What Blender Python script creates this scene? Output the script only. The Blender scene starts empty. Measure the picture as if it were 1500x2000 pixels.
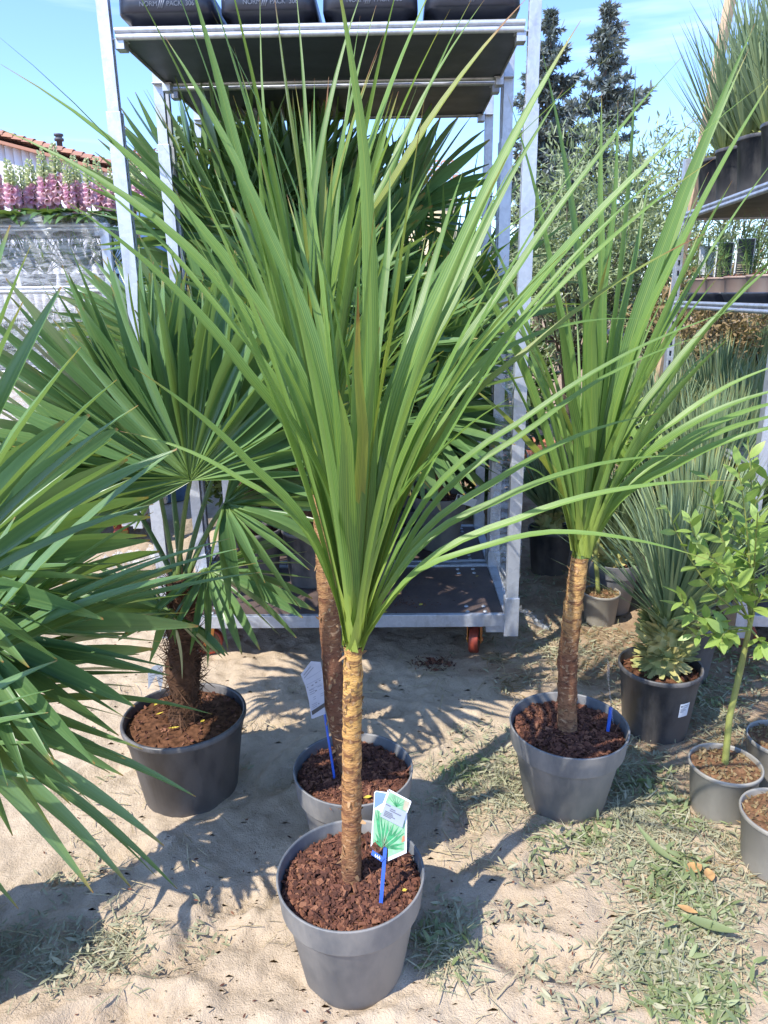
import bpy, math, random
import numpy as np
from mathutils import Vector, Matrix

# ------------------------------------------------------------------ camera, sky, sun, exposure
SC = bpy.context.scene
COL = SC.collection
PITCH, ROLL, FPX, CAMZ = math.radians(16.6), math.radians(0.8), 1420.0, 1.40
_F = np.array([0, math.cos(PITCH), -math.sin(PITCH)])
_U0 = np.array([0, math.sin(PITCH), math.cos(PITCH)])
_R0 = np.array([1.0, 0, 0])
_R = math.cos(ROLL) * _R0 - math.sin(ROLL) * _U0
_U = math.cos(ROLL) * _U0 + math.sin(ROLL) * _R0
CAM = np.array([0, 0, CAMZ])

cd = bpy.data.cameras.new('camera')
cam = bpy.data.objects.new('camera', cd); COL.objects.link(cam)
cam.matrix_world = Matrix(((_R[0], _U[0], -_F[0], 0), (_R[1], _U[1], -_F[1], 0), (_R[2], _U[2], -_F[2], CAMZ), (0, 0, 0, 1)))
cd.sensor_fit = 'VERTICAL'; cd.sensor_height = 36.0; cd.lens = FPX / 2000 * 36.0
cd.clip_start = 0.02; cd.clip_end = 2000
SC.camera = cam
SC.render.resolution_x, SC.render.resolution_y = 768, 1024

SUNV = np.array([-0.60, -0.55, 1.0]); SUNV = SUNV / np.linalg.norm(SUNV)
SUN_EL = math.asin(SUNV[2]); SUN_ROT = math.atan2(SUNV[0], SUNV[1])
wd = bpy.data.worlds.new('World'); SC.world = wd; wd.use_nodes = True
nt = wd.node_tree; nt.nodes.clear()
def _wn(t, **k):
    n = nt.nodes.new(t)
    for a, b in k.items(): setattr(n, a, b)
    return n
sky = _wn('ShaderNodeTexSky', sky_type='NISHITA', sun_disc=False, sun_elevation=SUN_EL, sun_rotation=SUN_ROT,
          air_density=1.0, dust_density=0.25, ozone_density=4.0)
bg = _wn('ShaderNodeBackground'); bg.inputs['Strength'].default_value = 0.15
out = _wn('ShaderNodeOutputWorld')
# thin cirrus streaks
tc = _wn('ShaderNodeTexCoord'); mp = _wn('ShaderNodeMapping')
mp.inputs['Rotation'].default_value = (0.0, 0.22, 0.25); mp.inputs['Scale'].default_value = (1.2, 2.0, 11.0)
nz = _wn('ShaderNodeTexNoise'); nz.inputs['Scale'].default_value = 1.7; nz.inputs['Detail'].default_value = 5; nz.inputs['Roughness'].default_value = 0.55
cr = _wn('ShaderNodeValToRGB'); cr.color_ramp.elements[0].position = 0.56; cr.color_ramp.elements[1].position = 0.86
cr.color_ramp.elements[1].color = (0.4, 0.4, 0.4, 1)
mx = _wn('ShaderNodeMix', data_type='RGBA'); mx.inputs[7].default_value = (6.0, 6.4, 7.0, 1)
L = nt.links.new
L(tc.outputs['Generated'], mp.inputs['Vector']); L(mp.outputs[0], nz.inputs['Vector']); L(nz.outputs['Fac'], cr.inputs['Fac'])
tn = _wn('ShaderNodeMix', data_type='RGBA', blend_type='MULTIPLY'); tn.inputs[0].default_value = 1.0; tn.inputs[7].default_value = (0.70, 0.77, 0.97, 1)
L(cr.outputs['Color'], mx.inputs[0]); L(sky.outputs[0], tn.inputs[6]); L(tn.outputs[2], mx.inputs[6]); L(mx.outputs[2], bg.inputs['Color']); L(bg.outputs[0], out.inputs[0])

sd = bpy.data.lights.new('sun', 'SUN'); sd.energy = 2.7; sd.angle = math.radians(0.55); sd.color = (1.0, 0.95, 0.86)
sun = bpy.data.objects.new('sun', sd); COL.objects.link(sun)
sun.rotation_euler = Vector(SUNV).to_track_quat('Z', 'Y').to_euler(); sun.location = (-6, -3, 10)
SC.view_settings.view_transform = 'Standard'; SC.view_settings.look = 'None'; SC.view_settings.gamma = 1.0
SC.view_settings.use_curve_mapping = False
SC.view_settings.exposure = 1.48
SC.cycles.max_bounces = 8; SC.cycles.transparent_max_bounces = 12

# ------------------------------------------------------------------ pixel helpers (photo 1500 x 2000)
def ray(x, y): return _F + (x - 750) / FPX * _R - (y - 1000) / FPX * _U
def gp(x, y, z=0.0):
    d = ray(x, y); return CAM + d * ((z - CAMZ) / d[2])
def yp(x, y, Y):
    d = ray(x, y); return CAM + d * (Y / d[1])
def depth(p): return float(np.dot(np.asarray(p) - CAM, _F))
def px2m(n, p): return n * depth(p) / FPX
A = np.array
def nrm(v):
    v = np.asarray(v, float); return v / (np.linalg.norm(v, axis=-1, keepdims=True) + 1e-12)
RNG = np.random.default_rng(7)

# value noise
_tab = np.random.default_rng(3).random((256, 256))
def vnoise(x, y):
    xi = np.floor(x).astype(int); yi = np.floor(y).astype(int); fx = x - xi; fy = y - yi
    fx = fx * fx * (3 - 2 * fx); fy = fy * fy * (3 - 2 * fy)
    g = lambda a, b: _tab[a & 255, b & 255]
    return (g(xi, yi) * (1 - fx) + g(xi + 1, yi) * fx) * (1 - fy) + (g(xi, yi + 1) * (1 - fx) + g(xi + 1, yi + 1) * fx) * fy
def fbm(x, y, o=4):
    s = 0; a = 0.5
    for i in range(o):
        s = s + a * vnoise(x * 2 ** i + 17 * i, y * 2 ** i + 31 * i); a *= 0.5
    return s

# ------------------------------------------------------------------ mesh helpers
class MB:
    def __init__(s): s.V = []; s.Q = []; s.UV = []; s.RN = []; s.n = 0
    def add(s, V, Q, UV=None, rnd=0.5):
        V = np.asarray(V, float).reshape(-1, 3); Q = np.asarray(Q, int).reshape(-1, 4)
        s.V.append(V); s.Q.append(Q + s.n)
        s.UV.append(np.zeros((len(V), 2)) if UV is None else np.asarray(UV, float).reshape(-1, 2))
        s.RN.append(np.broadcast_to(np.asarray(rnd, float), (len(V),)).copy()); s.n += len(V); return s
    def box(s, c, d, R=None):
        x, y, z = A(d) / 2
        V = A([[-x, -y, -z], [x, -y, -z], [x, y, -z], [-x, y, -z], [-x, -y, z], [x, -y, z], [x, y, z], [-x, y, z]])
        if R is not None: V = V @ A(R).T
        return s.add(V + A(c), [[0, 3, 2, 1], [4, 5, 6, 7], [0, 1, 5, 4], [1, 2, 6, 5], [2, 3, 7, 6], [3, 0, 4, 7]])
    def lathe(s, prof, c=(0, 0, 0), n=40, jit=None, rnd=0.5):
        prof = A(prof, float); m = len(prof); a = np.linspace(0, 2 * np.pi, n, endpoint=False)
        r = prof[:, 0][:, None] * np.ones(n); z = prof[:, 1][:, None] * np.ones(n)
        if jit is not None: r = r + jit(a[None, :], z)
        V = np.stack([r * np.cos(a), r * np.sin(a), z], -1).reshape(-1, 3) + A(c)
        i = np.arange(m - 1)[:, None] * n; j = np.arange(n)[None, :]; k = (j + 1) % n
        Q = np.stack([i + j, i + k, i + n + k, i + n + j], -1).reshape(-1, 4)
        u = np.broadcast_to(a[None, :] / (2 * np.pi), (m, n)); v = np.broadcast_to(np.linspace(0, 1, m)[:, None], (m, n))
        return s.add(V, Q, np.stack([u, v], -1), rnd)
    def tube(s, P, r, n=8, flat=1.0, rnd=0.5):
        P = A(P, float); m = len(P); r = np.broadcast_to(A(r, float), (m,))
        T = nrm(np.gradient(P, axis=0)); ref = A([0, 0, 1.0]) if abs(T[0, 2]) < 0.9 else A([0.3, 1.0, 0])
        S = nrm(np.cross(T, ref)); B = np.cross(S, T); a = np.linspace(0, 2 * np.pi, n, endpoint=False)
        V = P[:, None] + r[:, None, None] * (np.cos(a)[None, :, None] * S[:, None] + flat * np.sin(a)[None, :, None] * B[:, None])
        i = np.arange(m - 1)[:, None] * n; j = np.arange(n)[None, :]; k = (j + 1) % n
        Q = np.stack([i + j, i + k, i + n + k, i + n + j], -1).reshape(-1, 4)
        uv = np.stack([np.broadcast_to(a / (2 * np.pi), (m, n)), np.broadcast_to(np.linspace(0, 1, m)[:, None], (m, n))], -1)
        s.add(V.reshape(-1, 3), Q, uv, rnd)
        for e, p in ((0, P[0]), (m - 1, P[-1])):      # caps
            b = s.n; s.add(np.vstack([V[e], p[None]]), [[q, (q + 1) % n, n, n] for q in range(0)] or np.zeros((0, 4)), None, rnd)
            Qc = [[b + q, b + (q + 1) % n, b + (q + 2) % n, b + n] for q in range(0, n - 1, 2)]
            s.Q.append(A(Qc))
        return s
    def strip(s, P, W, S, N, fold=0.25, rnd=0.5):
        P = A(P, float); m = len(P); W = A(W)[:, None] / 2
        V = np.stack([P - S * W + N * W * fold, P - N * W * fold * 0.4, P + S * W + N * W * fold], 1).reshape(-1, 3)
        i = np.arange(m - 1) * 3
        Q = np.vstack([np.stack([i, i + 1, i + 4, i + 3], -1), np.stack([i + 1, i + 2, i + 5, i + 4], -1)])
        v = np.linspace(0, 1, m); UV = np.stack([np.tile([0, .5, 1], m), np.repeat(v, 3)], -1)
        return s.add(V, Q, UV, rnd)
    def leaves(s, B, D, N, Ln, W, bend=0.0, prof=(0.35, 1, 0.75, 0.04), rnd=None):
        B = A(B, float); k = len(B); D = nrm(D); S = nrm(np.cross(D, N)); N = np.cross(S, D)
        Ln = np.broadcast_to(A(Ln, float), (k,)); W = np.broadcast_to(A(W, float), (k,)); bend = np.broadcast_to(A(bend, float), (k,))
        st = np.linspace(0, 1, len(prof)); vs = []
        for t, p in zip(st, prof):
            c = B + D * (Ln * t)[:, None] - N * (bend * Ln * t * t)[:, None]
            h = S * (W * p / 2)[:, None]; vs += [c - h, c + h]
        V = np.stack(vs, 1); n = 2 * len(prof)
        q = A([[2 * i, 2 * i + 1, 2 * i + 3, 2 * i + 2] for i in range(len(prof) - 1)])
        Q = (np.arange(k)[:, None, None] * n + q[None]).reshape(-1, 4)
        uv = np.stack([np.tile([0, 1], len(prof)), np.repeat(st, 2)], -1)
        r = RNG.random(k) if rnd is None else np.broadcast_to(A(rnd, float), (k,))
        return s.add(V.reshape(-1, 3), Q, np.tile(uv, (k, 1)), np.repeat(r, n))
    def xf(s, R=None, t=(0, 0, 0)):
        for i in range(len(s.V)):
            v = s.V[i]
            if R is not None: v = v @ A(R).T
            s.V[i] = v + A(t)
        return s
    def mesh(s, name, off=(0, 0, 0), smooth=True):
        V = np.vstack(s.V) - A(off); Q = np.vstack(s.Q); UV = np.vstack(s.UV); RN = np.concatenate(s.RN)
        me = bpy.data.meshes.new(name); me.vertices.add(len(V)); me.vertices.foreach_set('co', V.ravel().astype(np.float32))
        me.loops.add(Q.size); me.loops.foreach_set('vertex_index', Q.ravel().astype(np.int32))
        me.polygons.add(len(Q)); me.polygons.foreach_set('loop_start', (np.arange(len(Q)) * 4).astype(np.int32))
        me.polygons.foreach_set('use_smooth', np.full(len(Q), smooth))
        uv = me.uv_layers.new(name='UVMap'); uv.data.foreach_set('uv', UV[Q.ravel()].ravel().astype(np.float32))
        at = me.attributes.new('rnd', 'FLOAT', 'POINT'); at.data.foreach_set('value', RN.astype(np.float32))
        me.update(calc_edges=True); me.validate()
        return me

ORG = {}
def thing(name, label, cat, loc=(0, 0, 0), group=None):
    o = bpy.data.objects.new(name, None); COL.objects.link(o); o.location = tuple(map(float, loc)); o.empty_display_size = 0.05
    ORG[o.name] = A(loc, float); o['label'] = label; o['category'] = cat
    if group: o['group'] = group
    return o
def tag(o, label, cat, group=None, kind=None):
    if label: o['label'] = label
    if cat: o['category'] = cat
    if group: o['group'] = group
    if kind: o['kind'] = kind
    return o
def obj(name, mb, mat, parent=None, smooth=True, bevel=0, loc=None, kind=None):
    """mb is in world coordinates; parts share their thing's origin"""
    off = ORG[parent.name] if parent is not None else (A(loc, float) if loc is not None else np.zeros(3))
    me = mb.mesh(name, off, smooth); me.materials.append(MAT[mat] if isinstance(mat, str) else mat)
    o = bpy.data.objects.new(name, me); COL.objects.link(o)
    if parent is not None: o.parent = parent
    elif loc is not None: o.location = tuple(off)
    ORG[o.name] = off
    if bevel:
        b = o.modifiers.new('bevel', 'BEVEL'); b.width = bevel; b.segments = 2; b.limit_method = 'ANGLE'
    if kind: o['kind'] = kind
    return o
def inst(name, me, M, parent):
    """an object that shares mesh data, world matrix M"""
    o = bpy.data.objects.new(name, me); COL.objects.link(o); o.parent = parent
    o.matrix_local = Matrix.Translation(Vector(-ORG[parent.name])) @ M
    return o
def copy_tree(root, loc, rz=0.0, label=None, scale=1.0, name=None, parent=None, first=True):
    c = root.copy(); COL.objects.link(c)
    if first:
        c.location = tuple(map(float, loc)); c.rotation_euler = (0, 0, rz); c.scale = (scale,) * 3
        if label: c['label'] = label
    else: c.parent = parent
    for ch in list(root.children): copy_tree(ch, loc, parent=c, first=False)
    return c
def frame(x, y, z, o, sc=(1, 1, 1)):
    x, y, z = A(x) * sc[0], A(y) * sc[1], A(z) * sc[2]
    return Matrix(((x[0], y[0], z[0], o[0]), (x[1], y[1], z[1], o[1]), (x[2], y[2], z[2], o[2]), (0, 0, 0, 1)))

# ------------------------------------------------------------------ materials
MAT = {}
class Mt:
    def __init__(s, name):
        s.m = bpy.data.materials.new(name); s.m.use_nodes = True; s.t = s.m.node_tree; s.t.nodes.clear(); MAT[name] = s.m
        s.out = s.n('ShaderNodeOutputMaterial')
    def n(s, t, **k):
        x = s.t.nodes.new(t)
        for a, b in k.items(): setattr(x, a, b)
        return x
    def l(s, a, b): s.t.links.new(a, b)
    def setin(s, sock, v):
        if hasattr(v, 'is_linked') or hasattr(v, 'links'): s.l(v, sock)
        else:
            if isinstance(v, (tuple, list)) and len(v) == 3 and sock.type == 'RGBA': v = (*v, 1)
            sock.default_value = v
    def noise(s, scale, detail=4, vec=None, rough=0.55, dist=0.0):
        x = s.n('ShaderNodeTexNoise'); x.inputs['Scale'].default_value = scale; x.inputs['Detail'].default_value = detail
        x.inputs['Roughness'].default_value = rough; x.inputs['Distortion'].default_value = dist
        if vec is not None: s.l(vec, x.inputs['Vector'])
        return x.outputs['Fac']
    def ramp(s, fac, stops, interp='LINEAR'):
        x = s.n('ShaderNodeValToRGB'); e = x.color_ramp.elements; x.color_ramp.interpolation = interp
        while len(e) < len(stops): e.new(0.5)
        for q, (p, c) in zip(e, stops): q.position = p; q.color = (*c, 1) if len(c) == 3 else c
        s.l(fac, x.inputs['Fac']); return x.outputs['Color']
    def mix(s, f, a, b, mode='MIX'):
        x = s.n('ShaderNodeMix', data_type='RGBA', blend_type=mode); s.setin(x.inputs[0], f); s.setin(x.inputs[6], a); s.setin(x.inputs[7], b); return x.outputs[2]
    def math(s, op, a, b=0.0, c=0.0):
        x = s.n('ShaderNodeMath', operation=op); s.setin(x.inputs[0], a); s.setin(x.inputs[1], b); s.setin(x.inputs[2], c); return x.outputs[0]
    def obj(s): return s.n('ShaderNodeTexCoord').outputs['Object']
    def world(s): return s.n('ShaderNodeNewGeometry').outputs['Position']
    def uv(s):
        x = s.n('ShaderNodeSeparateXYZ'); s.l(s.n('ShaderNodeTexCoord').outputs['UV'], x.inputs[0]); return x.outputs[0], x.outputs[1]
    def sep(s, v):
        x = s.n('ShaderNodeSeparateXYZ'); s.l(v, x.inputs[0]); return x.outputs
    def scale(s, vec, sc):
        x = s.n('ShaderNodeMapping'); x.inputs['Scale'].default_value = sc; s.l(vec, x.inputs['Vector']); return x.outputs[0]
    def rnd(s): return s.n('ShaderNodeObjectInfo').outputs['Random']
    def attr(s): return s.n('ShaderNodeAttribute', attribute_name='rnd').outputs['Fac']
    def bump(s, h, strength=0.3, dist=0.01):
        x = s.n('ShaderNodeBump'); x.inputs['Strength'].default_value = strength; x.inputs['Distance'].default_value = dist; s.l(h, x.inputs['Height']); return x.outputs[0]
    def bsdf(s, col, rough=0.6, metal=0.0, normal=None, spec=0.5, trans=0.0, tcol=None, end=True):
        p = s.n('ShaderNodeBsdfPrincipled'); s.setin(p.inputs['Base Color'], col); s.setin(p.inputs['Roughness'], rough); s.setin(p.inputs['Metallic'], metal)
        p.inputs['Specular IOR Level'].default_value = spec
        if normal is not None: s.l(normal, p.inputs['Normal'])
        o = p.outputs[0]
        if trans:
            t = s.n('ShaderNodeBsdfTranslucent'); s.setin(t.inputs[0], tcol if tcol is not None else col)
            a = s.n('ShaderNodeMixShader'); a.inputs[0].default_value = trans; s.l(o, a.inputs[1]); s.l(t.outputs[0], a.inputs[2]); o = a.outputs[0]
        if end: s.l(o, s.out.inputs[0])
        return o

def leaf_mat(name, dark, light, base, tip, tip_at=0.955, stripes=34, trans=0.32, rough=0.38, use_attr=False, mid=0.5, spec=0.5, sk=0.3):
    m = Mt(name); u, v = m.uv(); r = m.attr() if use_attr else m.rnd()
    c = m.mix(r, dark, light)
    nz = m.noise(9, 3, m.scale(m.obj(), (1, 1, 1)))
    c = m.mix(m.math('MULTIPLY', nz, 0.5), c, light)
    w = m.math('SINE', m.math('MULTIPLY_ADD', u, stripes * 6.283, m.math('MULTIPLY', r, 6.0))); w = m.math('MULTIPLY_ADD', w, 0.5, 0.5)
    w2 = m.noise(1.0, 2, m.scale(m.n('ShaderNodeTexCoord').outputs['UV'], (stripes * 1.7, 0.6, 1)))
    c = m.mix(m.math('MULTIPLY', m.math('MULTIPLY', w, w2), sk), c, m.mix(0.35, light, base))
    c = m.mix(m.math('MULTIPLY', m.math('SUBTRACT', 1.0, w), sk * 0.5), c, dark)
    d = m.math('ABSOLUTE', m.math('SUBTRACT', u, 0.5)); k = m.n('ShaderNodeMapRange'); m.l(d, k.inputs[0]); k.inputs[1].default_value = 0.0; k.inputs[2].default_value = 0.05; k.inputs[3].default_value = mid; k.inputs[4].default_value = 0.0
    c = m.mix(k.outputs[0], c, base)
    k2 = m.n('ShaderNodeMapRange'); m.l(v, k2.inputs[0]); k2.inputs[1].default_value = 0.03; k2.inputs[2].default_value = 0.22; k2.inputs[3].default_value = 0.85; k2.inputs[4].default_value = 0.0
    c = m.mix(k2.outputs[0], c, base)
    k3 = m.n('ShaderNodeMapRange'); m.l(m.math('ADD', v, m.math('MULTIPLY_ADD', r, 0.10, -0.05)), k3.inputs[0]); k3.inputs[1].default_value = tip_at - 0.03; k3.inputs[2].default_value = tip_at + 0.015
    c = m.mix(k3.outputs[0], c, m.mix(0.5, tip, base))
    k4 = m.n('ShaderNodeMapRange'); m.l(v, k4.inputs[0]); k4.inputs[1].default_value = tip_at + 0.005; k4.inputs[2].default_value = tip_at + 0.025
    c = m.mix(k4.outputs[0], c, tip)
    hb = m.bump(w, 0.18, 0.001)
    tc = m.mix(0.45, c, (0.30, 0.42, 0.03), 'MIX')
    m.bsdf(c, rough, normal=hb, trans=trans, tcol=tc, spec=spec)
    return m.m
leaf_mat('cordyline_leaf', (0.055, 0.145, 0.036), (0.23, 0.37, 0.09), (0.38, 0.47, 0.09), (0.20, 0.07, 0.03), 0.97, 8, sk=0.95, trans=0.40)
leaf_mat('cordyline_leaf_old', (0.12, 0.17, 0.03), (0.28, 0.31, 0.06), (0.42, 0.42, 0.08), (0.22, 0.09, 0.03), 0.90, 8, sk=0.95)
leaf_mat('palm_leaf', (0.065, 0.150, 0.050), (0.18, 0.30, 0.115), (0.25, 0.36, 0.11), (0.34, 0.15, 0.05), 0.975, 4, trans=0.34, rough=0.33, mid=0.35)
leaf_mat('yucca_leaf', (0.11, 0.18, 0.095), (0.29, 0.37, 0.20), (0.36, 0.42, 0.14), (0.30, 0.22, 0.08), 0.97, 4, trans=0.2, rough=0.45, use_attr=True, mid=0.1)
leaf_mat('willow_leaf', (0.16, 0.29, 0.05), (0.36, 0.47, 0.12), (0.32, 0.42, 0.10), (0.45, 0.36, 0.16), 0.99, 2, trans=0.4, rough=0.4)
leaf_mat('fox_leaf', (0.06, 0.14, 0.05), (0.12, 0.22, 0.08), (0.15, 0.25, 0.08), (0.15, 0.2, 0.06), 0.995, 3, trans=0.25, rough=0.5)
leaf_mat('olive_leaf', (0.12, 0.17, 0.065), (0.36, 0.41, 0.22), (0.26, 0.30, 0.18), (0.2, 0.2, 0.12), 0.995, 1, trans=0.2, rough=0.5, use_attr=True, mid=0.1)
leaf_mat('dry_leaf', (0.17, 0.105, 0.050), (0.33, 0.24, 0.12), (0.30, 0.2, 0.08), (0.2, 0.12, 0.06), 0.99, 1, trans=0.2, rough=0.7, use_attr=True)
leaf_mat('shrub_leaf', (0.035, 0.075, 0.025), (0.10, 0.16, 0.05), (0.10, 0.16, 0.05), (0.12, 0.12, 0.04), 0.99, 1, trans=0.25, rough=0.5, use_attr=True)
leaf_mat('feather_leaf', (0.07, 0.16, 0.04), (0.17, 0.29, 0.08), (0.16, 0.26, 0.07), (0.16, 0.24, 0.06), 0.99, 1, trans=0.25, rough=0.5, use_attr=True)
leaf_mat('needle_hazed', (0.085, 0.125, 0.135), (0.22, 0.25, 0.24), (0.08, 0.10, 0.06), (0.17, 0.12, 0.07), 0.9, 1, trans=0.1, rough=0.6, use_attr=True)  # distance haze is put into this needle colour: paler and bluer
leaf_mat('weed_leaf', (0.17, 0.185, 0.10), (0.44, 0.41, 0.28), (0.36, 0.35, 0.21), (0.32, 0.27, 0.16), 0.97, 1, trans=0.15, rough=0.75, use_attr=True, mid=0.3, spec=0.2)
leaf_mat('fresh_weed_leaf', (0.13, 0.18, 0.07), (0.31, 0.35, 0.17), (0.30, 0.37, 0.14), (0.3, 0.3, 0.12), 0.98, 1, trans=0.3, rough=0.55, use_attr=True, mid=0.3)
leaf_mat('straw', (0.30, 0.23, 0.13), (0.55, 0.46, 0.29), (0.45, 0.36, 0.2), (0.4, 0.3, 0.16), 0.99, 1, trans=0.1, rough=0.8, use_attr=True, mid=0.0, spec=0.2)

def plain(name, col, rough=0.5, metal=0.0, nscale=30, var=0.25, bump=0.0, bscale=80, spec=0.5, dark=None, world=False, trans=0.0):
    m = Mt(name); v = m.world() if world else m.obj()
    dk = dark or tuple(c * (1 - var) for c in col)
    f = m.noise(nscale, 5, v); c = m.mix(m.ramp(f, [(0.35, (0, 0, 0)), (0.65, (1, 1, 1))]), dk, col)
    nb = m.bump(m.noise(bscale, 4, v), bump, 0.004) if bump else None
    rr = m.math('MULTIPLY_ADD', m.noise(nscale * 2.3, 3, v), 0.25, rough - 0.12)
    m.bsdf(c, rr, metal, nb, spec, trans=trans)
    return m.m
def pot_mat(name, col, dust, rough=0.42):
    m = Mt(name); v = m.obj(); z = m.sep(v)[2]
    f = m.noise(7, 6, m.scale(v, (1, 1, 0.45)), 0.65); k = m.n('ShaderNodeMapRange'); m.l(z, k.inputs[0]); k.inputs[1].default_value = 0.0; k.inputs[2].default_value = 0.12; k.inputs[3].default_value = 0.95; k.inputs[4].default_value = 0.0
    d = m.math('MULTIPLY', m.ramp(f, [(0.40, (0, 0, 0)), (0.60, (1, 1, 1))]), 0.60); d = m.math('MAXIMUM', d, m.math('MULTIPLY', k.outputs[0], m.noise(24, 4, v)))
    sc = m.ramp(m.noise(60, 3, m.scale(v, (1, 1, 0.15)), 0.7), [(0.64, (0, 0, 0)), (0.72, (1, 1, 1))]); d = m.math('MAXIMUM', d, m.math('MULTIPLY', sc, 0.25))
    c = m.mix(d, col, dust); rr = m.math('MULTIPLY_ADD', d, 0.5, rough)
    m.bsdf(c, rr, 0, m.bump(m.noise(220, 2, v), 0.06, 0.002), 0.5)
pot_mat('pot_grey', (0.105, 0.115, 0.128), (0.34, 0.31, 0.27))
pot_mat('pot_black', (0.030, 0.032, 0.038), (0.22, 0.20, 0.18), 0.36)
pot_mat('pot_taupe', (0.235, 0.220, 0.190), (0.36, 0.33, 0.27), 0.4)
pot_mat('pot_brown', (0.34, 0.235, 0.19), (0.42, 0.34, 0.28), 0.45)
pot_mat('terracotta', (0.50, 0.155, 0.075), (0.55, 0.30, 0.2), 0.6)
plain('tray_black', (0.030, 0.036, 0.055), 0.35, nscale=12, var=0.3, bump=0.05)
plain('emboss', (0.15, 0.17, 0.215), 0.4, nscale=50)
plain('soil', (0.16, 0.075, 0.040), 0.95, nscale=60, var=0.65, bump=1.0, bscale=90, spec=0.1)
plain('brown_peat', (0.24, 0.13, 0.07), 0.95, nscale=70, var=0.55, bump=1.0, bscale=120, spec=0.1)
plain('wood_pale', (0.62, 0.44, 0.28), 0.7, nscale=14, var=0.3, bump=0.2)
plain('white_plastic', (0.78, 0.80, 0.82), 0.35, var=0.08)
plain('label_grey', (0.34, 0.38, 0.45), 0.35, var=0.08)
plain('label_blue', (0.045, 0.13, 0.55), 0.35, var=0.15)
plain('label_sky', (0.22, 0.34, 0.72), 0.35, nscale=14, var=0.4)
plain('label_dark', (0.045, 0.05, 0.055), 0.5, var=0.1)
plain('label_green', (0.06, 0.36, 0.14), 0.35, nscale=90, var=0.45)
plain('label_mint', (0.28, 0.52, 0.30), 0.35, nscale=60, var=0.35)
plain('label_sand', (0.55, 0.47, 0.33), 0.4, nscale=60, var=0.35)
plain('print_ink', (0.16, 0.17, 0.20), 0.5, var=0.1)
plain('label_orange', (0.70, 0.25, 0.12), 0.4)
plain('caster_red', (0.36, 0.060, 0.030), 0.5, nscale=20, var=0.4)
plain('caster_brown', (0.17, 0.095, 0.05), 0.6, nscale=20, var=0.4)
plain('caster_orange', (0.72, 0.30, 0.05), 0.45, nscale=20, var=0.35, dark=(0.60, 0.13, 0.05))
plain('green_stem', (0.27, 0.29, 0.075), 0.6, nscale=20, var=0.35, bump=0.1)
plain('petiole', (0.15, 0.22, 0.06), 0.45, nscale=10, var=0.35)
leaf_mat('bark_flake', (0.10, 0.050, 0.028), (0.46, 0.28, 0.14), (0.34, 0.18, 0.08), (0.3, 0.15, 0.07), 0.99, 1, trans=0.1, rough=0.8, use_attr=True, mid=0.0, spec=0.2)
plain('bark', (0.13, 0.10, 0.075), 0.9, nscale=8, var=0.5, bump=0.6, bscale=40)
plain('plaster_white', (0.72, 0.72, 0.74), 0.8, nscale=2, var=0.1)
plain('plaster_cream', (0.66, 0.55, 0.34), 0.85, nscale=2, var=0.15)
plain('pipe_dark', (0.10, 0.10, 0.11), 0.6)
plain('blue_sheet', (0.16, 0.29, 0.55), 0.5, nscale=6, var=0.4)
plain('fibre', (0.115, 0.060, 0.034), 0.9, nscale=40, var=0.5, spec=0.2)
plain('leaf_base', (0.50, 0.42, 0.17), 0.6, nscale=14, var=0.4, dark=(0.24, 0.28, 0.09))
plain('pink_bell', (0.74, 0.36, 0.52), 0.6, nscale=30, var=0.3, dark=(0.84, 0.66, 0.64), trans=0.3)
plain('cream_bell', (0.66, 0.66, 0.42), 0.6, nscale=60, var=0.3, dark=(0.42, 0.52, 0.22), trans=0.3)
plain('yellow_leaf', (0.62, 0.48, 0.06), 0.6, nscale=60, var=0.25)
plain('dead_leaf', (0.52, 0.30, 0.12), 0.8, nscale=30, var=0.4)

m = Mt('bark_chip'); r = m.attr(); v = m.obj()
c = m.ramp(r, [(0.0, (0.060, 0.026, 0.018)), (0.45, (0.125, 0.050, 0.032)), (0.75, (0.20, 0.080, 0.046)), (1.0, (0.31, 0.145, 0.08))])
c = m.mix(m.math('MULTIPLY', m.noise(120, 3, v), 0.5), c, (0.06, 0.028, 0.02)); m.bsdf(c, 0.85, 0, m.bump(m.noise(300, 3, v), 0.4, 0.003), 0.25)

# galvanised steel with spangle
m = Mt('galvanised'); v = m.obj()
vo = m.n('ShaderNodeTexVoronoi'); vo.inputs['Scale'].default_value = 90; m.l(v, vo.inputs['Vector'])
c = m.mix(m.math('MULTIPLY', m.sep(vo.outputs['Color'])[0], 0.35), (0.56, 0.59, 0.64), (0.34, 0.37, 0.42))
st = m.ramp(m.noise(18, 5, m.scale(v, (1, 1, 0.35)), 0.65), [(0.52, (0, 0, 0)), (0.72, (1, 1, 1))]); c = m.mix(m.math('MULTIPLY', st, 0.6), c, (0.27, 0.27, 0.27))
m.bsdf(c, m.math('MULTIPLY_ADD', m.noise(40, 3, v), 0.25, 0.36), 0.72, m.bump(m.noise(140, 3, v), 0.12, 0.002))
plain('shelf_board', (0.045, 0.060, 0.090), 0.45, nscale=5, var=0.3, bump=0.05)
m = Mt('deck_board'); v = m.obj()
c = m.mix(m.ramp(m.noise(6, 6, v, 0.7), [(0.4, (0, 0, 0)), (0.7, (1, 1, 1))]), (0.070, 0.050, 0.045), (0.135, 0.095, 0.08))
sp = m.ramp(m.noise(170, 3, v), [(0.66, (0, 0, 0)), (0.70, (1, 1, 1))]); c = m.mix(m.math('MULTIPLY', sp, 0.7), c, (0.26, 0.13, 0.07))
m.bsdf(c, 0.55, 0, m.bump(m.noise(200, 3, v), 0.15, 0.002))

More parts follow.
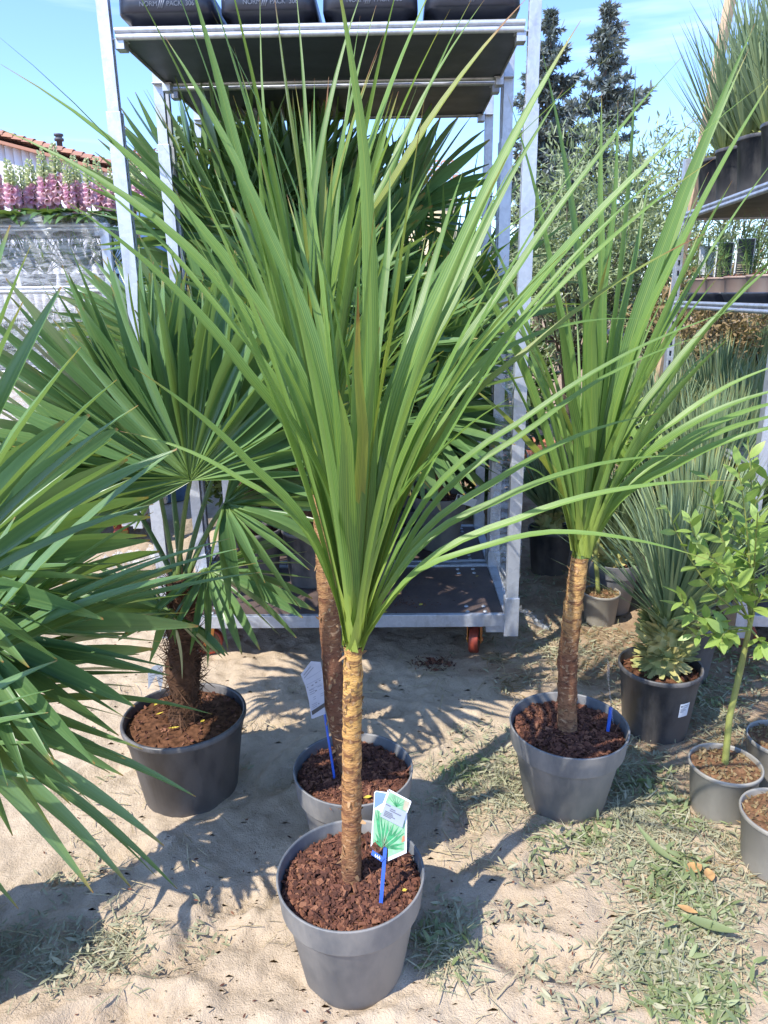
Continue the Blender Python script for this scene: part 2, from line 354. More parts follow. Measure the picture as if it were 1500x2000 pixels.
# sand and trodden soil
m = Mt('sand'); v = m.world(); xyz = m.sep(v)
big = m.noise(1.3, 4, v); fine = m.noise(26, 6, v, 0.65); grit = m.noise(240, 3, v, 0.7)
c = m.mix(m.ramp(big, [(0.35, (0, 0, 0)), (0.68, (1, 1, 1))]), (0.46, 0.355, 0.245), (0.575, 0.465, 0.335))
c = m.mix(m.math('MULTIPLY', m.ramp(fine, [(0.35, (1, 1, 1)), (0.55, (0, 0, 0))]), 0.35), c, (0.33, 0.25, 0.17))
c = m.mix(m.math('MULTIPLY', m.ramp(grit, [(0.60, (0, 0, 0)), (0.75, (1, 1, 1))]), 0.30), c, (0.24, 0.17, 0.11))
# trodden earth with plant litter away from the sandy lane
e = m.math('ADD', m.math('MULTIPLY', xyz[0], 0.55), m.math('MULTIPLY', xyz[1], 0.22)); e = m.math('ADD', e, m.math('MULTIPLY', m.math('SUBTRACT', m.noise(2.2, 5, v), 0.5), 1.3))
em = m.ramp(e, [(0.80, (0, 0, 0)), (1.25, (1, 1, 1))])
earth = m.mix(m.ramp(m.noise(9, 6, v, 0.7), [(0.4, (0, 0, 0)), (0.65, (1, 1, 1))]), (0.25, 0.155, 0.09), (0.42, 0.31, 0.20))
c = m.mix(m.math('MULTIPLY', em, 0.85), c, earth)
ht = m.math('ADD', m.math('MULTIPLY', m.noise(70, 5, v, 0.7), 0.6), m.math('MULTIPLY', grit, 0.4))
m.bsdf(c, 0.95, 0, m.bump(ht, 1.0, 0.010), 0.15)

# trunks
def trunk_mat(name, lo, mid, hi, z0, z1):
    m = Mt(name); v = m.obj(); u, t = m.uv(); dark = (0.035, 0.018, 0.012)
    c = m.ramp(m.math('ADD', t, m.math('MULTIPLY_ADD', m.noise(14, 4, v), 0.24, -0.12)), [(0.0, lo), (z0, mid), (z1, hi), (1.0, hi)])
    f = m.noise(26, 5, m.scale(v, (1.0, 1.0, 3.2)), 0.65, 0.6); c = m.mix(m.math('MULTIPLY', m.ramp(f, [(0.47, (0, 0, 0)), (0.60, (1, 1, 1))]), 0.85), c, (0.15, 0.062, 0.034))
    rg = m.noise(22, 5, m.scale(v, (1.5, 1.5, 2.6)), 0.7, 2.0); c = m.mix(m.math('MULTIPLY', m.ramp(rg, [(0.55, (0, 0, 0)), (0.66, (1, 1, 1))]), 0.75), c, dark)
    pe = m.noise(60, 4, m.scale(v, (1, 1, 2.0))); c = m.mix(m.math('MULTIPLY', m.ramp(pe, [(0.58, (0, 0, 0)), (0.68, (1, 1, 1))]), 0.6), c, (0.62, 0.42, 0.24))
    m.bsdf(c, 0.8, 0, m.bump(m.math('ADD', f, m.noise(120, 4, m.scale(v, (1, 1, 3)))), 0.9, 0.006), 0.25)
trunk_mat('trunk_light', (0.22, 0.110, 0.055), (0.40, 0.200, 0.080), (0.62, 0.36, 0.11), 0.35, 0.75)
trunk_mat('trunk_dark', (0.15, 0.078, 0.045), (0.20, 0.090, 0.050), (0.44, 0.255, 0.105), 0.55, 0.95)
trunk_mat('trunk_right', (0.36, 0.190, 0.090), (0.20, 0.085, 0.045), (0.56, 0.33, 0.12), 0.35, 0.75)
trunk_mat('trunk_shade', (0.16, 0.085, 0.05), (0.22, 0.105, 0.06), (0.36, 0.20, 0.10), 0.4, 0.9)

# stretch film
def film_mat(name, alpha, col=(0.86, 0.9, 0.94)):
    m = Mt(name); v = m.obj(); f = m.noise(9, 6, m.scale(v, (1.0, 1.0, 5.0)), 0.7, 0.8)
    b = m.bsdf(col, 0.16, 0, m.bump(m.noise(16, 6, m.scale(v, (1, 1, 4.0)), 0.7, 1.2), 0.9, 0.02), 0.9, end=False)
    tr = m.n('ShaderNodeBsdfTransparent'); ms = m.n('ShaderNodeMixShader')
    k = m.ramp(f, [(0.38, (alpha,) * 3), (0.66, (min(1, alpha + 0.5),) * 3)]); m.l(k, ms.inputs[0]); m.l(tr.outputs[0], ms.inputs[1]); m.l(b, ms.inputs[2]); m.l(ms.outputs[0], m.out.inputs[0])
film_mat('film', 0.10); film_mat('film_loose', 0.10)
m = Mt('clear_plastic'); b = m.bsdf((0.8, 0.85, 0.9), 0.15, 0, None, 0.8, end=False); tr = m.n('ShaderNodeBsdfTransparent'); ms = m.n('ShaderNodeMixShader'); ms.inputs[0].default_value = 0.45
m.l(tr.outputs[0], ms.inputs[1]); m.l(b, ms.inputs[2]); m.l(ms.outputs[0], m.out.inputs[0])
# roof tile
m = Mt('roof_tile'); v = m.obj(); c = m.mix(m.noise(1.2, 5, v, 0.7), (0.25, 0.125, 0.09), (0.42, 0.23, 0.17)); c = m.mix(m.math('MULTIPLY', m.attr(), 0.5), c, (0.55, 0.25, 0.14)); m.bsdf(c, 0.85)
# ================================================================== SETTING
RUTS = [((-0.75, 1.5), (0.1, 2.35)), ((-0.2, 2.0), (0.45, 2.2)), ((0.2, 0.95), (0.75, 1.75))]
PRINTS = [(-0.42, 1.32, 1.0), (0.02, 1.40, -0.8), (-0.62, 1.30, -0.4), (0.45, 1.55, 0.6), (-0.05, 2.25, 0.1), (-0.4, 2.2, 0.5), (-0.9, 1.9, 0.9), (0.25, 1.00, 1.2), (-0.38, 0.98, 0.8), (-0.12, 1.02, 0.5), (-0.55, 1.12, 0.2), (0.33, 1.25, -0.3), (-0.28, 1.95, 1.1), (0.18, 2.12, 0.8), (-0.75, 1.55, 0.4), (0.22, 1.72, 1.3), (-0.3, 1.45, 0.3), (0.5, 1.05, 0.2)]
def ground_h(x, y):
    x = np.asarray(x, float); y = np.asarray(y, float)
    h = (fbm(x * 2.3 + 5, y * 2.3 + 9, 3) - 0.44) * 0.030
    h = h + (fbm(x * 13 + 3, y * 13, 4) - 0.44) * 0.034 * (0.4 + 1.2 * vnoise(x * 1.7 + 40, y * 1.7))
    h = h + (vnoise(x * 41, y * 41) - 0.5) * 0.006 * (0.3 + 1.4 * vnoise(x * 3 + 7, y * 3))
    for px, py, a in PRINTS:
        u = (x - px) * math.cos(a) + (y - py) * math.sin(a); w = -(x - px) * math.sin(a) + (y - py) * math.cos(a)
        d = (u / 0.14) ** 2 + (w / 0.052) ** 2
        h = h - 0.018 * np.exp(-d ** 2) + 0.010 * np.exp(-((d - 1.7) / 0.5) ** 2) + np.where(d < 0.9, 0.004 * np.sign(np.sin(u * 260 + np.abs(w) * 120)), 0)
    h = h + (vnoise(x * 83 + 3, y * 83) - 0.5) * 0.0045 * vnoise(x * 5, y * 5 + 30)
    d = np.hypot(x, y - 2); return h * np.clip(1 - (d - 12) / 30, 0.15, 1) - 0.004

def graded(lo, hi, step, far):
    c = list(np.arange(lo, hi, step)); s = step; a = c[-1]; up = []
    while a < far: s *= 1.16; a += s; up.append(a)
    s = step; a = c[0]; dn = []
    while a > -far: s *= 1.16; a -= s; dn.append(a)
    return A(dn[::-1] + c + up)
gx = graded(-1.6, 1.7, 0.0105, 300.0); gy = graded(0.82, 3.0, 0.0105, 300.0)
X, Y = np.meshgrid(gx, gy, indexing='ij'); Z = ground_h(X, Y)
ny = len(gy); i = np.arange(len(gx) - 1)[:, None] * ny; j = np.arange(ny - 1)[None, :]
g = MB().add(np.stack([X, Y, Z], -1), np.stack([i + j, i + ny + j, i + ny + j + 1, i + j + 1], -1))
tag(obj('ground', g, 'sand'), 'pale trodden sandy ground with footprints and dry litter', 'ground', kind='structure')

def gz(p): return float(ground_h(p[0], p[1]))

# ------------------------------------------------------------------ far trees and houses
def spruce(px_top, px_x, Yd, wbase, label):
    top = yp(px_x, px_top, Yd); H = top[2]; root = A([top[0], Yd, 0.0])
    t = thing('spruce_tree', label, 'tree', root, 'spruces beyond the olive trees')
    obj('trunk', MB().tube([root, root + [0, 0, H * 0.5], root + [0.03, 0, H]], [0.16, 0.10, 0.012], 8), 'bark', t)
    mb = MB(); br = MB(); rg = np.random.default_rng(int(px_x))
    z = 1.2
    while z < H - 0.05:
        f = (H - z) / H; R = wbase * (f ** 0.8) * (0.60 + 0.65 * rg.random()); nb = int(4 + 3 * f)
        for b in range(nb):
            a = rg.random() * 6.283; r = R * (0.55 + 0.6 * rg.random()); d = A([math.cos(a), math.sin(a), 0])
            k = max(4, int(r / 0.07)); s = np.linspace(0.1, 1, k)
            P = root + A([0, 0, z]) + d * (r * s)[:, None] + A([0, 0, 1.0]) * ((-0.42 * r * s + 0.34 * r * s ** 3))[:, None]
            br.tube(P[::max(1, k // 3)], 0.012, 4)
            m = 13; Bp = np.repeat(P, m, 0) + rg.normal(0, 0.02, (k * m, 3))
            D = np.repeat(nrm(np.gradient(P, axis=0)), m, 0) * 0.8 + rg.normal(0, 0.75, (k * m, 3)) + A([0, 0, -0.15])
            mb.leaves(Bp, D, rg.normal(0, 1, (k * m, 3)), 0.13 + 0.15 * rg.random(k * m), 0.045 + 0.035 * rg.random(k * m), 0.1, rnd=np.repeat(rg.random(k), m) * 0.7 + 0.3 * rg.random(k * m))
        z += 0.19 + 0.12 * f
    obj('branches', br, 'bark', t); obj('crown', mb, 'needle_hazed', t)
spruce(-2, 1190, 24.0, 3.0, 'tall narrow spruce standing free against the blue sky')
spruce(22, 1077, 25.0, 3.3, 'tall spruce partly hidden behind the steel trolley upright')

def leafy(name, label, cat, root, H, crown, n, mat, lw, ll, droop=0.1, group=None, stems=6, seed=1, spread=0.5, clump=60, cs=0.16, up=0.3):
    """crown: (cx,cy,cz, rx,ry,rz) relative to root; leaves in clumps carried by limbs"""
    rg = np.random.default_rng(seed); root = A(root, float); t = thing(name, label, cat, root, group)
    c = root + A(crown[:3]); R = A(crown[3:]); tr = MB(); tr.tube([root, root + [0.02, 0, H * 0.25], root + [0.0, 0.03, H * 0.5]], [0.05 * H / 3 + 0.012, 0.04 * H / 3 + 0.01, 0.02], 8)
    mb = MB(); nc = max(1, n // clump)
    for k in range(nc):
        q = nrm(rg.normal(0, 1, 3)) * (rg.random() ** 0.42); cc = c + q * R
        if k % max(1, nc // (stems * 4)) == 0: tr.tube([root + [0, 0, H * (0.15 + 0.25 * rg.random())], (root + cc) / 2 + [0, 0, H * 0.12], cc], [0.016, 0.011, 0.004], 5)
        ax = nrm(q * A([1, 1, 0.6]) + rg.normal(0, spread, 3) + [0, 0, up]); s = rg.random(clump)
        P = cc + ax * (cs * 2.2 * (s - 0.4))[:, None] + rg.normal(0, cs * 0.33, (clump, 3))
        D = ax + rg.normal(0, 0.8, (clump, 3))
        mb.leaves(P, D, rg.normal(0, 1, (clump, 3)) + [0, 0, 1.0], ll * (0.6 + 0.8 * rg.random(clump)), lw * (0.7 + 0.6 * rg.random(clump)), droop, rnd=np.clip(rg.random() * 0.6 + 0.4 * rg.random(clump), 0, 1))
    obj('trunk', tr, 'bark', t); obj('crown', mb, mat, t)
    return t
# olive trees behind the right-hand row
leafy('olive_tree', 'silvery olive tree with dense narrow leaves, just right of the trolley', 'tree', (1.55, 6.2, 0), 2.6, (0.10, 0, 1.65, 0.62, 0.6, 0.95), 9500, 'olive_leaf', 0.015, 0.075, seed=11, group='olive trees')
leafy('olive_tree', 'silvery olive tree with open feathery shoots, beside the rack of black pots', 'tree', (2.35, 6.6, 0), 2.7, (0.05, 0, 1.7, 0.60, 0.6, 0.95), 6500, 'olive_leaf', 0.014, 0.070, seed=12, group='olive trees', spread=0.35, up=0.9)
leafy('olive_tree', 'slim grey-leaved willow shoots rising behind the leaning plank', 'tree', (3.05, 6.9, 0), 2.9, (0.0, 0, 2.0, 0.55, 0.5, 0.85), 3400, 'olive_leaf', 0.013, 0.07, seed=13, spread=0.3, up=1.3, cs=0.2)
for k, (x, y, h, rx, sd, ml, lab) in enumerate([
        (2.20, 5.3, 1.7, 0.50, 21, 'dry_leaf', 'rusty brown dried shrub in front of the olive trees'),
        (2.95, 5.4, 1.75, 0.60, 22, 'dry_leaf', 'rusty brown dried shrub behind the rack shelf with brown pots'),
        (3.8, 5.8, 1.8, 0.65, 23, 'shrub_leaf', 'green shrub behind the far side of the potted-plant rack')]):
    leafy('dry_shrub' if ml == 'dry_leaf' else 'green_shrub', lab, 'shrub', (x, y, 0), h, (0, 0, h * 0.52, rx, 0.4, h * 0.5), 5200, ml, 0.016, 0.06, seed=sd, cs=0.12, group='shrubs behind the rack')
for k, (x, y, h, rx, sd, lab) in enumerate([
        (-2.6, 7.5, 1.5, 0.8, 31, 'dark green shrub in front of the cream house'), (-1.3, 7.2, 1.55, 0.85, 32, 'dark green shrub behind the left uprights of the trolley'),
        (0.0, 7.4, 1.5, 0.85, 33, 'dark green shrub behind the middle of the trolley'), (1.1, 7.6, 1.45, 0.7, 34, 'dark green shrub behind the right uprights of the trolley')]):
    leafy('green_shrub', lab, 'shrub', (x, y, 0), h, (0, 0, h * 0.5, rx, 0.5, h * 0.52), 5600, 'shrub_leaf', 0.035, 0.085, seed=sd, cs=0.15, group='shrubs behind the trolley')
for k, (x, y, h, rx, sd, lab) in enumerate([(-0.75, 4.5, 0.95, 0.42, 36, 'low dark bush behind the left end of the rear trolley'), (-0.05, 4.6, 0.95, 0.42, 37, 'low dark bush behind the middle of the rear trolley'), (0.62, 4.7, 0.9, 0.36, 38, 'low dark bush behind the right end of the rear trolley')]):
    leafy('green_shrub', lab, 'shrub', (x, y, 0), h, (0, 0, h * 0.5, rx, 0.3, h * 0.5), 3400, 'shrub_leaf', 0.028, 0.075, seed=sd, cs=0.11, group='shrubs behind the trolley')
leafy('dry_shrub', 'rusty leaved climber crown seen under the top shelf of the trolley', 'shrub', (-1.15, 5.6, 0), 2.5, (0.15, 0, 2.05, 0.62, 0.4, 0.55), 4200, 'shrub_leaf', 0.03, 0.07, seed=35, cs=0.12)

def tiles(mb, A0, A1, up, nrow, ncol, seed=1):
    """barrel tiles between eave A0-A1 going up along vector up"""
    A0, A1, up = A(A0, float), A(A1, float), A(up, float); rg = np.random.default_rng(seed); e = (A1 - A0) / ncol; u = up / nrow; N = nrm(np.cross(e, u)); N = N if N[2] > 0 else -N; w = np.linalg.norm(e)
    a = np.linspace(0, np.pi, 6)
    for r in range(nrow):
        b = A0 + u * r + (np.arange(ncol) + 0.5)[:, None] * e[None] + N * 0.02
        V = []
        for s, lift in ((-0.08, 0.03), (1.0, 0.0)):
            V.append(b[:, None] + (u * s)[None, None] + (np.cos(a)[None, :, None] * e * 0.52) + (np.sin(a)[None, :, None] * N * w * 0.40) + N * lift)
        V = np.stack(V, 1); k = 6
        q = A([[i, i + 1, k + i + 1, k + i] for i in range(k - 1)])
        mb.add(V.reshape(-1, 3), (np.arange(ncol)[:, None, None] * 12 + q[None]).reshape(-1, 4), None, np.repeat(rg.random(ncol), 12))
# white gabled shed with red tiles (left)
Yh = 17.0
pA, pB, pC = yp(-260, 200, Yh), yp(0, 262, Yh), yp(185, 318, Yh)
h = thing('white_house', 'white board-clad gable house with red tiled roof and dark flue pipe', 'house', (pB[0], Yh, 0))
wl = MB(); x = pA[0]
slope = (pC[2] - pA[2]) / (pC[0] - pA[0])
nb = 34; wv = (pC[0] + 1.2 - pA[0]) / nb
for k in range(nb):
    xa = pA[0] + k * wv; zt = pA[2] + slope * (xa + wv / 2 - pA[0]) - 0.12
    b = MB().box((xa + wv / 2, Yh, zt / 2), (wv - 0.012, 0.06, zt)); obj('board', b, 'plaster_white', h)
obj('wall', MB().box(((pA[0] + pC[0]) / 2, Yh + 1.6, 1.0), (pC[0] - pA[0], 3.0, 2.0)), 'plaster_white', h)
rf = MB(); e0 = A([pA[0], Yh - 0.25, pA[2]]); e1 = A([pC[0] + 1.4, Yh - 0.25, pA[2] + slope * (pC[0] + 1.4 - pA[0])])
d = e1 - e0
tiles(rf, e1, e1 + A([0, 4.0, 0]), -d, 30, 16, 3)
rf.box((e0 + e1) / 2 + A([0, 1.95, -0.10]), (np.linalg.norm(d) * 1.0, 3.9, 0.06), [[math.cos(math.atan(slope)), 0, -math.sin(math.atan(slope))], [0, 1, 0], [math.sin(math.atan(slope)), 0, math.cos(math.atan(slope))]])
ro = obj('roof', rf, 'roof_tile', h, smooth=False)
fp = yp(117, 285, Yh + 0.8)
obj('flue_pipe', MB().lathe([(0.001, -0.6), (0.06, -0.6), (0.06, 0.10), (0.10, 0.10), (0.10, 0.15), (0.07, 0.16), (0.07, 0.19), (0.10, 0.20), (0.10, 0.24), (0.001, 0.25)], fp, 14), 'pipe_dark', ro)
# cream house with red roof, seen behind the left uprights
Yh2 = 14.0
q0, q1 = yp(212, 345, Yh2), yp(420, 340, Yh2); h2 = thing('cream_house', 'cream house with red tiled roof and white gutter behind the foxgloves', 'house', ((q0[0] + q1[0]) / 2, Yh2, 0))
obj('wall', MB().box(((q0[0] + q1[0]) / 2, Yh2 + 1.6, q0[2] / 2 - 0.05), (q1[0] - q0[0] - 0.3, 2.9, q0[2] - 0.1)), 'plaster_cream', h2)
obj('gutter', MB().tube([q0, q1], 0.06, 8), 'plaster_white', h2)
r2 = MB(); tiles(r2, q0 + [0, 0.05, 0.05], q1 + [0, 0.05, 0.05], (0, 1.7, 0.62), 9, 10, 5); obj('roof', r2, 'roof_tile', h2, smooth=False)
for wx in (0.35, 0.72):
    wp = q0 * (1 - wx) + q1 * wx; w = obj('window', MB().box((wp[0], Yh2 + 0.13, wp[2] - 0.9), (0.5, 0.06, 0.8)), 'pipe_dark', h2); obj('frame', MB().box((wp[0], Yh2 + 0.10, wp[2] - 0.9), (0.05, 0.05, 0.8)), 'plaster_white', w)
# red roofed house seen through the trolley
Yh3 = 16.0
q0, q1 = yp(760, 372, Yh3), yp(905, 372, Yh3); h3 = thing('yellow_house', 'yellowish house with bright red tiled roof seen through the loaded trolley', 'house', ((q0[0] + q1[0]) / 2, Yh3, 0))
obj('wall', MB().box(((q0[0] + q1[0]) / 2, Yh3 + 1.6, q0[2] / 2 - 0.05), (q1[0] - q0[0] - 0.2, 2.9, q0[2] - 0.1)), 'plaster_cream', h3)
obj('gutter', MB().tube([q0, q1], 0.05, 8), 'plaster_white', h3)
r3 = MB(); tiles(r3, q0 + [0, 0.05, 0.05], q1 + [0, 0.05, 0.05], (0, 1.6, 0.70), 8, 9, 6); obj('roof', r3, 'roof_tile', h3, smooth=False)
# white picket fence by the cream house
fa, fb = yp(250, 470, 10.5), yp(345, 470, 10.5); fe = thing('picket_fence', 'white picket fence in front of the cream house', 'fence', ((fa[0] + fb[0]) / 2, 10.5, 0))
nP = 9
for k in range(nP):
    xx = fa[0] + (fb[0] - fa[0]) * k / (nP - 1); obj('picket', MB().box((xx, 10.5, fa[2] / 2 + 0.1), (0.035, 0.03, fa[2] + 0.2)), 'plaster_white', fe)
for zz in (0.5, fa[2] - 0.05): obj('rail', MB().box(((fa[0] + fb[0]) / 2, 10.53, zz), (fb[0] - fa[0], 0.025, 0.05)), 'plaster_white', fe)
# ================================================================== TROLLEYS
def rotz(a): return A([[math.cos(a), -math.sin(a), 0], [math.sin(a), math.cos(a), 0], [0, 0, 1]])
def channel(mb, x, y, z0, z1, wx, wy, t, sx, slots=True):
    """galvanised upright: plain front and back webs, slotted side facing sx"""
    mb.box((x, y - wy / 2 + t / 2, (z0 + z1) / 2), (wx, t, z1 - z0)); mb.box((x, y + wy / 2 - t / 2, (z0 + z1) / 2), (wx, t, z1 - z0))
    mb.box((x - sx * (wx / 2 - t / 2), y, (z0 + z1) / 2), (t, wy - 2 * t, z1 - z0))
    xs = x + sx * (wx / 2 - t / 2); inner = wy - 2 * t; s = inner * 0.30
    mb.box((xs, y - inner / 2 + s / 2, (z0 + z1) / 2), (t, s, z1 - z0)); mb.box((xs, y + inner / 2 - s / 2, (z0 + z1) / 2), (t, s, z1 - z0))
    z = z0
    while z < z1 - 0.01:
        mb.box((xs, y, min(z + 0.012, z1 - 0.006)), (t, inner - 2 * s, 0.024)); z += 0.05
def trolley(label, c, yaw, shelves, ztop, zext=None, group=None, W=1.395, Dp=0.565, deck=True, film=False):
    R = rotz(yaw); c = A(c, float); t = thing('plant_trolley', label, 'trolley', c, group)
    def part(name, mb, mat, par=t, bevel=0.0015, smooth=False): return obj(name, mb.xf(R, c), mat, par, smooth, bevel)
    pw, pd = 0.046, 0.034
    if deck:
        part('deck_board', MB().box((0, 0, 0.186), (W - 0.10, Dp - 0.035, 0.014)), 'deck_board')
        for sy in (-1, 1):
            part('deck_rail', MB().box((0, sy * (Dp / 2 - 0.010), 0.176), (W - 0.075, 0.020, 0.052)), 'galvanised')
        for sx in (-1, 1):
            part('deck_rail', MB().box((sx * (W / 2 - 0.030), 0, 0.178), (0.040, Dp - 0.06, 0.046)), 'galvanised')
            for sy in (-1, 1):
                part('gusset', MB().box((sx * (W / 2 - 0.085), sy * (Dp / 2 - 0.022), 0.1355), (0.07, 0.022, 0.030)), 'galvanised')
        for (bx, by) in [(sx * (W / 2 - d), sy * (Dp / 2 - e)) for sx in (-1, 1) for sy in (-1, 1) for d, e in ((0.12, 0.05), (0.19, 0.05), (0.12, 0.10), (0.19, 0.10))]:
            part('rivet', MB().lathe([(0.0005, 0.0045), (0.006, 0.0035), (0.009, 0.0005), (0.009, -0.002)], (bx, by, 0.194), 10), 'galvanised', bevel=0, smooth=True)
        for sx in (-1, 1):
            for sy in (-1, 1):
                cx, cy = sx * (W / 2 - 0.155), sy * (Dp / 2 - 0.085)
                cs = part('caster', MB().box((cx, cy, 0.143), (0.085, 0.085, 0.008)).box((cx, cy, 0.130), (0.04, 0.04, 0.02)), 'galvanised')
                ang = 0.12 if sx < 0 else 1.35
                Rw = rotz(ang); wh = MB().lathe([(0.001, -0.017), (0.046, -0.017), (0.047, -0.013), (0.047, 0.013), (0.046, 0.017), (0.001, 0.017)], (0, 0, 0), 28).xf([[1, 0, 0], [0, 0, 1], [0, 1, 0]]).xf(Rw, (cx, cy, 0.057))
                part('wheel_hub', wh, 'caster_brown', cs, 0)
                ty = MB().lathe([(0.0475, -0.018), (0.054, -0.019), (0.057, -0.013), (0.057, 0.013), (0.054, 0.019), (0.0475, 0.018), (0.0475, -0.018)], (0, 0, 0), 32).xf([[1, 0, 0], [0, 0, 1], [0, 1, 0]]).xf(Rw, (cx, cy, 0.057))
                part('tyre', ty, 'caster_red', cs, 0, True)
                fk = MB()
                for s in (-1, 1):
                    pl = MB().add([[-0.032, s * 0.025, 0.07], [0.032, s * 0.025, 0.07], [0.016, s * 0.025, -0.012], [-0.016, s * 0.025, -0.012], [-0.032, s * 0.029, 0.07], [0.032, s * 0.029, 0.07], [0.016, s * 0.029, -0.012], [-0.016, s * 0.029, -0.012]],
                                  [[0, 1, 2, 3], [4, 7, 6, 5], [0, 4, 5, 1], [1, 5, 6, 2], [2, 6, 7, 3], [3, 7, 4, 0]]).xf(Rw, (cx, cy, 0.057))
                    fk.add(pl.V[0], pl.Q[0])
                ax = MB().lathe([(0.001, -0.034), (0.008, -0.034), (0.008, 0.034), (0.001, 0.034)], (0, 0, 0), 10).xf([[1, 0, 0], [0, 0, 1], [0, 1, 0]]).xf(Rw, (cx, cy, 0.057)); fk.add(ax.V[0], ax.Q[0])
                part('fork', fk, 'caster_orange', cs, 0.001)
    for sx in (-1, 1):
        for sy in (-1, 1):
            x, y = sx * (W / 2 - pw / 2), sy * (Dp / 2 - pd / 2)
            ps = MB(); channel(ps, x, y, 0.25 if deck else 0.05, ztop, pw, pd, 0.003, -sx)
            part('post', ps, 'galvanised', bevel=0.0008)
            if deck: part('post_socket', MB().box((x, y, 0.19), (pw + 0.010, pd + 0.010, 0.16)), 'galvanised')
            if zext:
                pe = MB(); channel(pe, x, y, ztop - 0.16, zext, pw - 0.008, pd - 0.008, 0.003, -sx); part('post_extension', pe, 'galvanised', bevel=0.0008)
    for z in shelves:
        sh = part('shelf', MB().box((0, 0, z + 0.008), (W - 0.115, Dp - 0.04, 0.010)), 'shelf_board')
        for sy in (-1, 1):
            lp = MB(); y = sy * (Dp / 2 - 0.016)
            lp.tube([(-W / 2 + 0.052, y, z + 0.022), (W / 2 - 0.052, y, z + 0.022)], 0.0095, 10); lp.tube([(-W / 2 + 0.055, y + sy * 0.001, z + 0.003), (W / 2 - 0.055, y + sy * 0.001, z + 0.003)], 0.0095, 10)
            part('lip', lp, 'galvanised', sh, 0, True)
            for sx in (-1, 1):
                part('bracket', MB().box((sx * (W / 2 - 0.045), y - sy * 0.02, z - 0.002), (0.075, 0.045, 0.004)).box((sx * (W / 2 - 0.062), y - sy * 0.02, z - 0.017), (0.03, 0.045, 0.026)), 'galvanised', sh, 0.001)
        for sx in (-1, 1):
            part('edge_strip', MB().box((sx * (W / 2 - 0.058), 0, z + 0.010), (0.004, Dp - 0.05, 0.034)), 'galvanised', sh)
    return t
YAW = math.radians(-1.0)
pl_, pr_ = gp(303, 1222, 0.17), gp(1026, 1212, 0.17)
TC = A([(pl_[0] + pr_[0]) / 2, (pl_[1] + pr_[1]) / 2 + 0.565 / 2, 0.0])
ZS = 2.190
trolley('tall galvanised steel plant trolley with dark deck and red casters', TC, YAW, [ZS], 1.98, 2.62)
T2 = TC + rotz(YAW) @ A([0.0, 0.60, 0])
trolley('galvanised plant trolley standing behind the tall trolley, its deck full of grey pots', T2, YAW, [ZS], 1.98, 2.62)
def tl(x, y, z=0.0, base=TC): return base + rotz(YAW) @ A([x, y, z])

# black trays with embossed lettering on the top shelf
def text_mesh(s, size, depth_=0.0012):
    cu = bpy.data.curves.new('lettering', 'FONT'); cu.body = s; cu.size = size; cu.extrude = depth_; cu.align_x = 'CENTER'
    o = bpy.data.objects.new('lettering', cu); COL.objects.link(o)
    me = bpy.data.meshes.new_from_object(o.evaluated_get(bpy.context.evaluated_depsgraph_get())); bpy.data.objects.remove(o); bpy.data.curves.remove(cu)
    return me
txt = [text_mesh('NORM', 0.019), text_mesh('PACK  306', 0.019)]
for me in txt: me.materials.append(MAT['emboss'])
def rrect(w, d, r, n=5):
    P = []
    for cx, cy, a0 in ((w / 2 - r, -d / 2 + r, -90), (w / 2 - r, d / 2 - r, 0), (-w / 2 + r, d / 2 - r, 90), (-w / 2 + r, -d / 2 + r, 180)):
        for k in range(n): a = math.radians(a0 + 90 * k / (n - 1)); P.append((cx + r * math.cos(a), cy + r * math.sin(a)))
    return A(P)
def loft(mb, rings):
    n = len(rings[0][0]); V = np.vstack([np.column_stack([p, np.full(n, z)]) for p, z in rings]); j = np.arange(n); k = (j + 1) % n
    Q = np.vstack([np.stack([i * n + j, i * n + k, (i + 1) * n + k, (i + 1) * n + j], -1) for i in range(len(rings) - 1)]); return mb.add(V, Q)
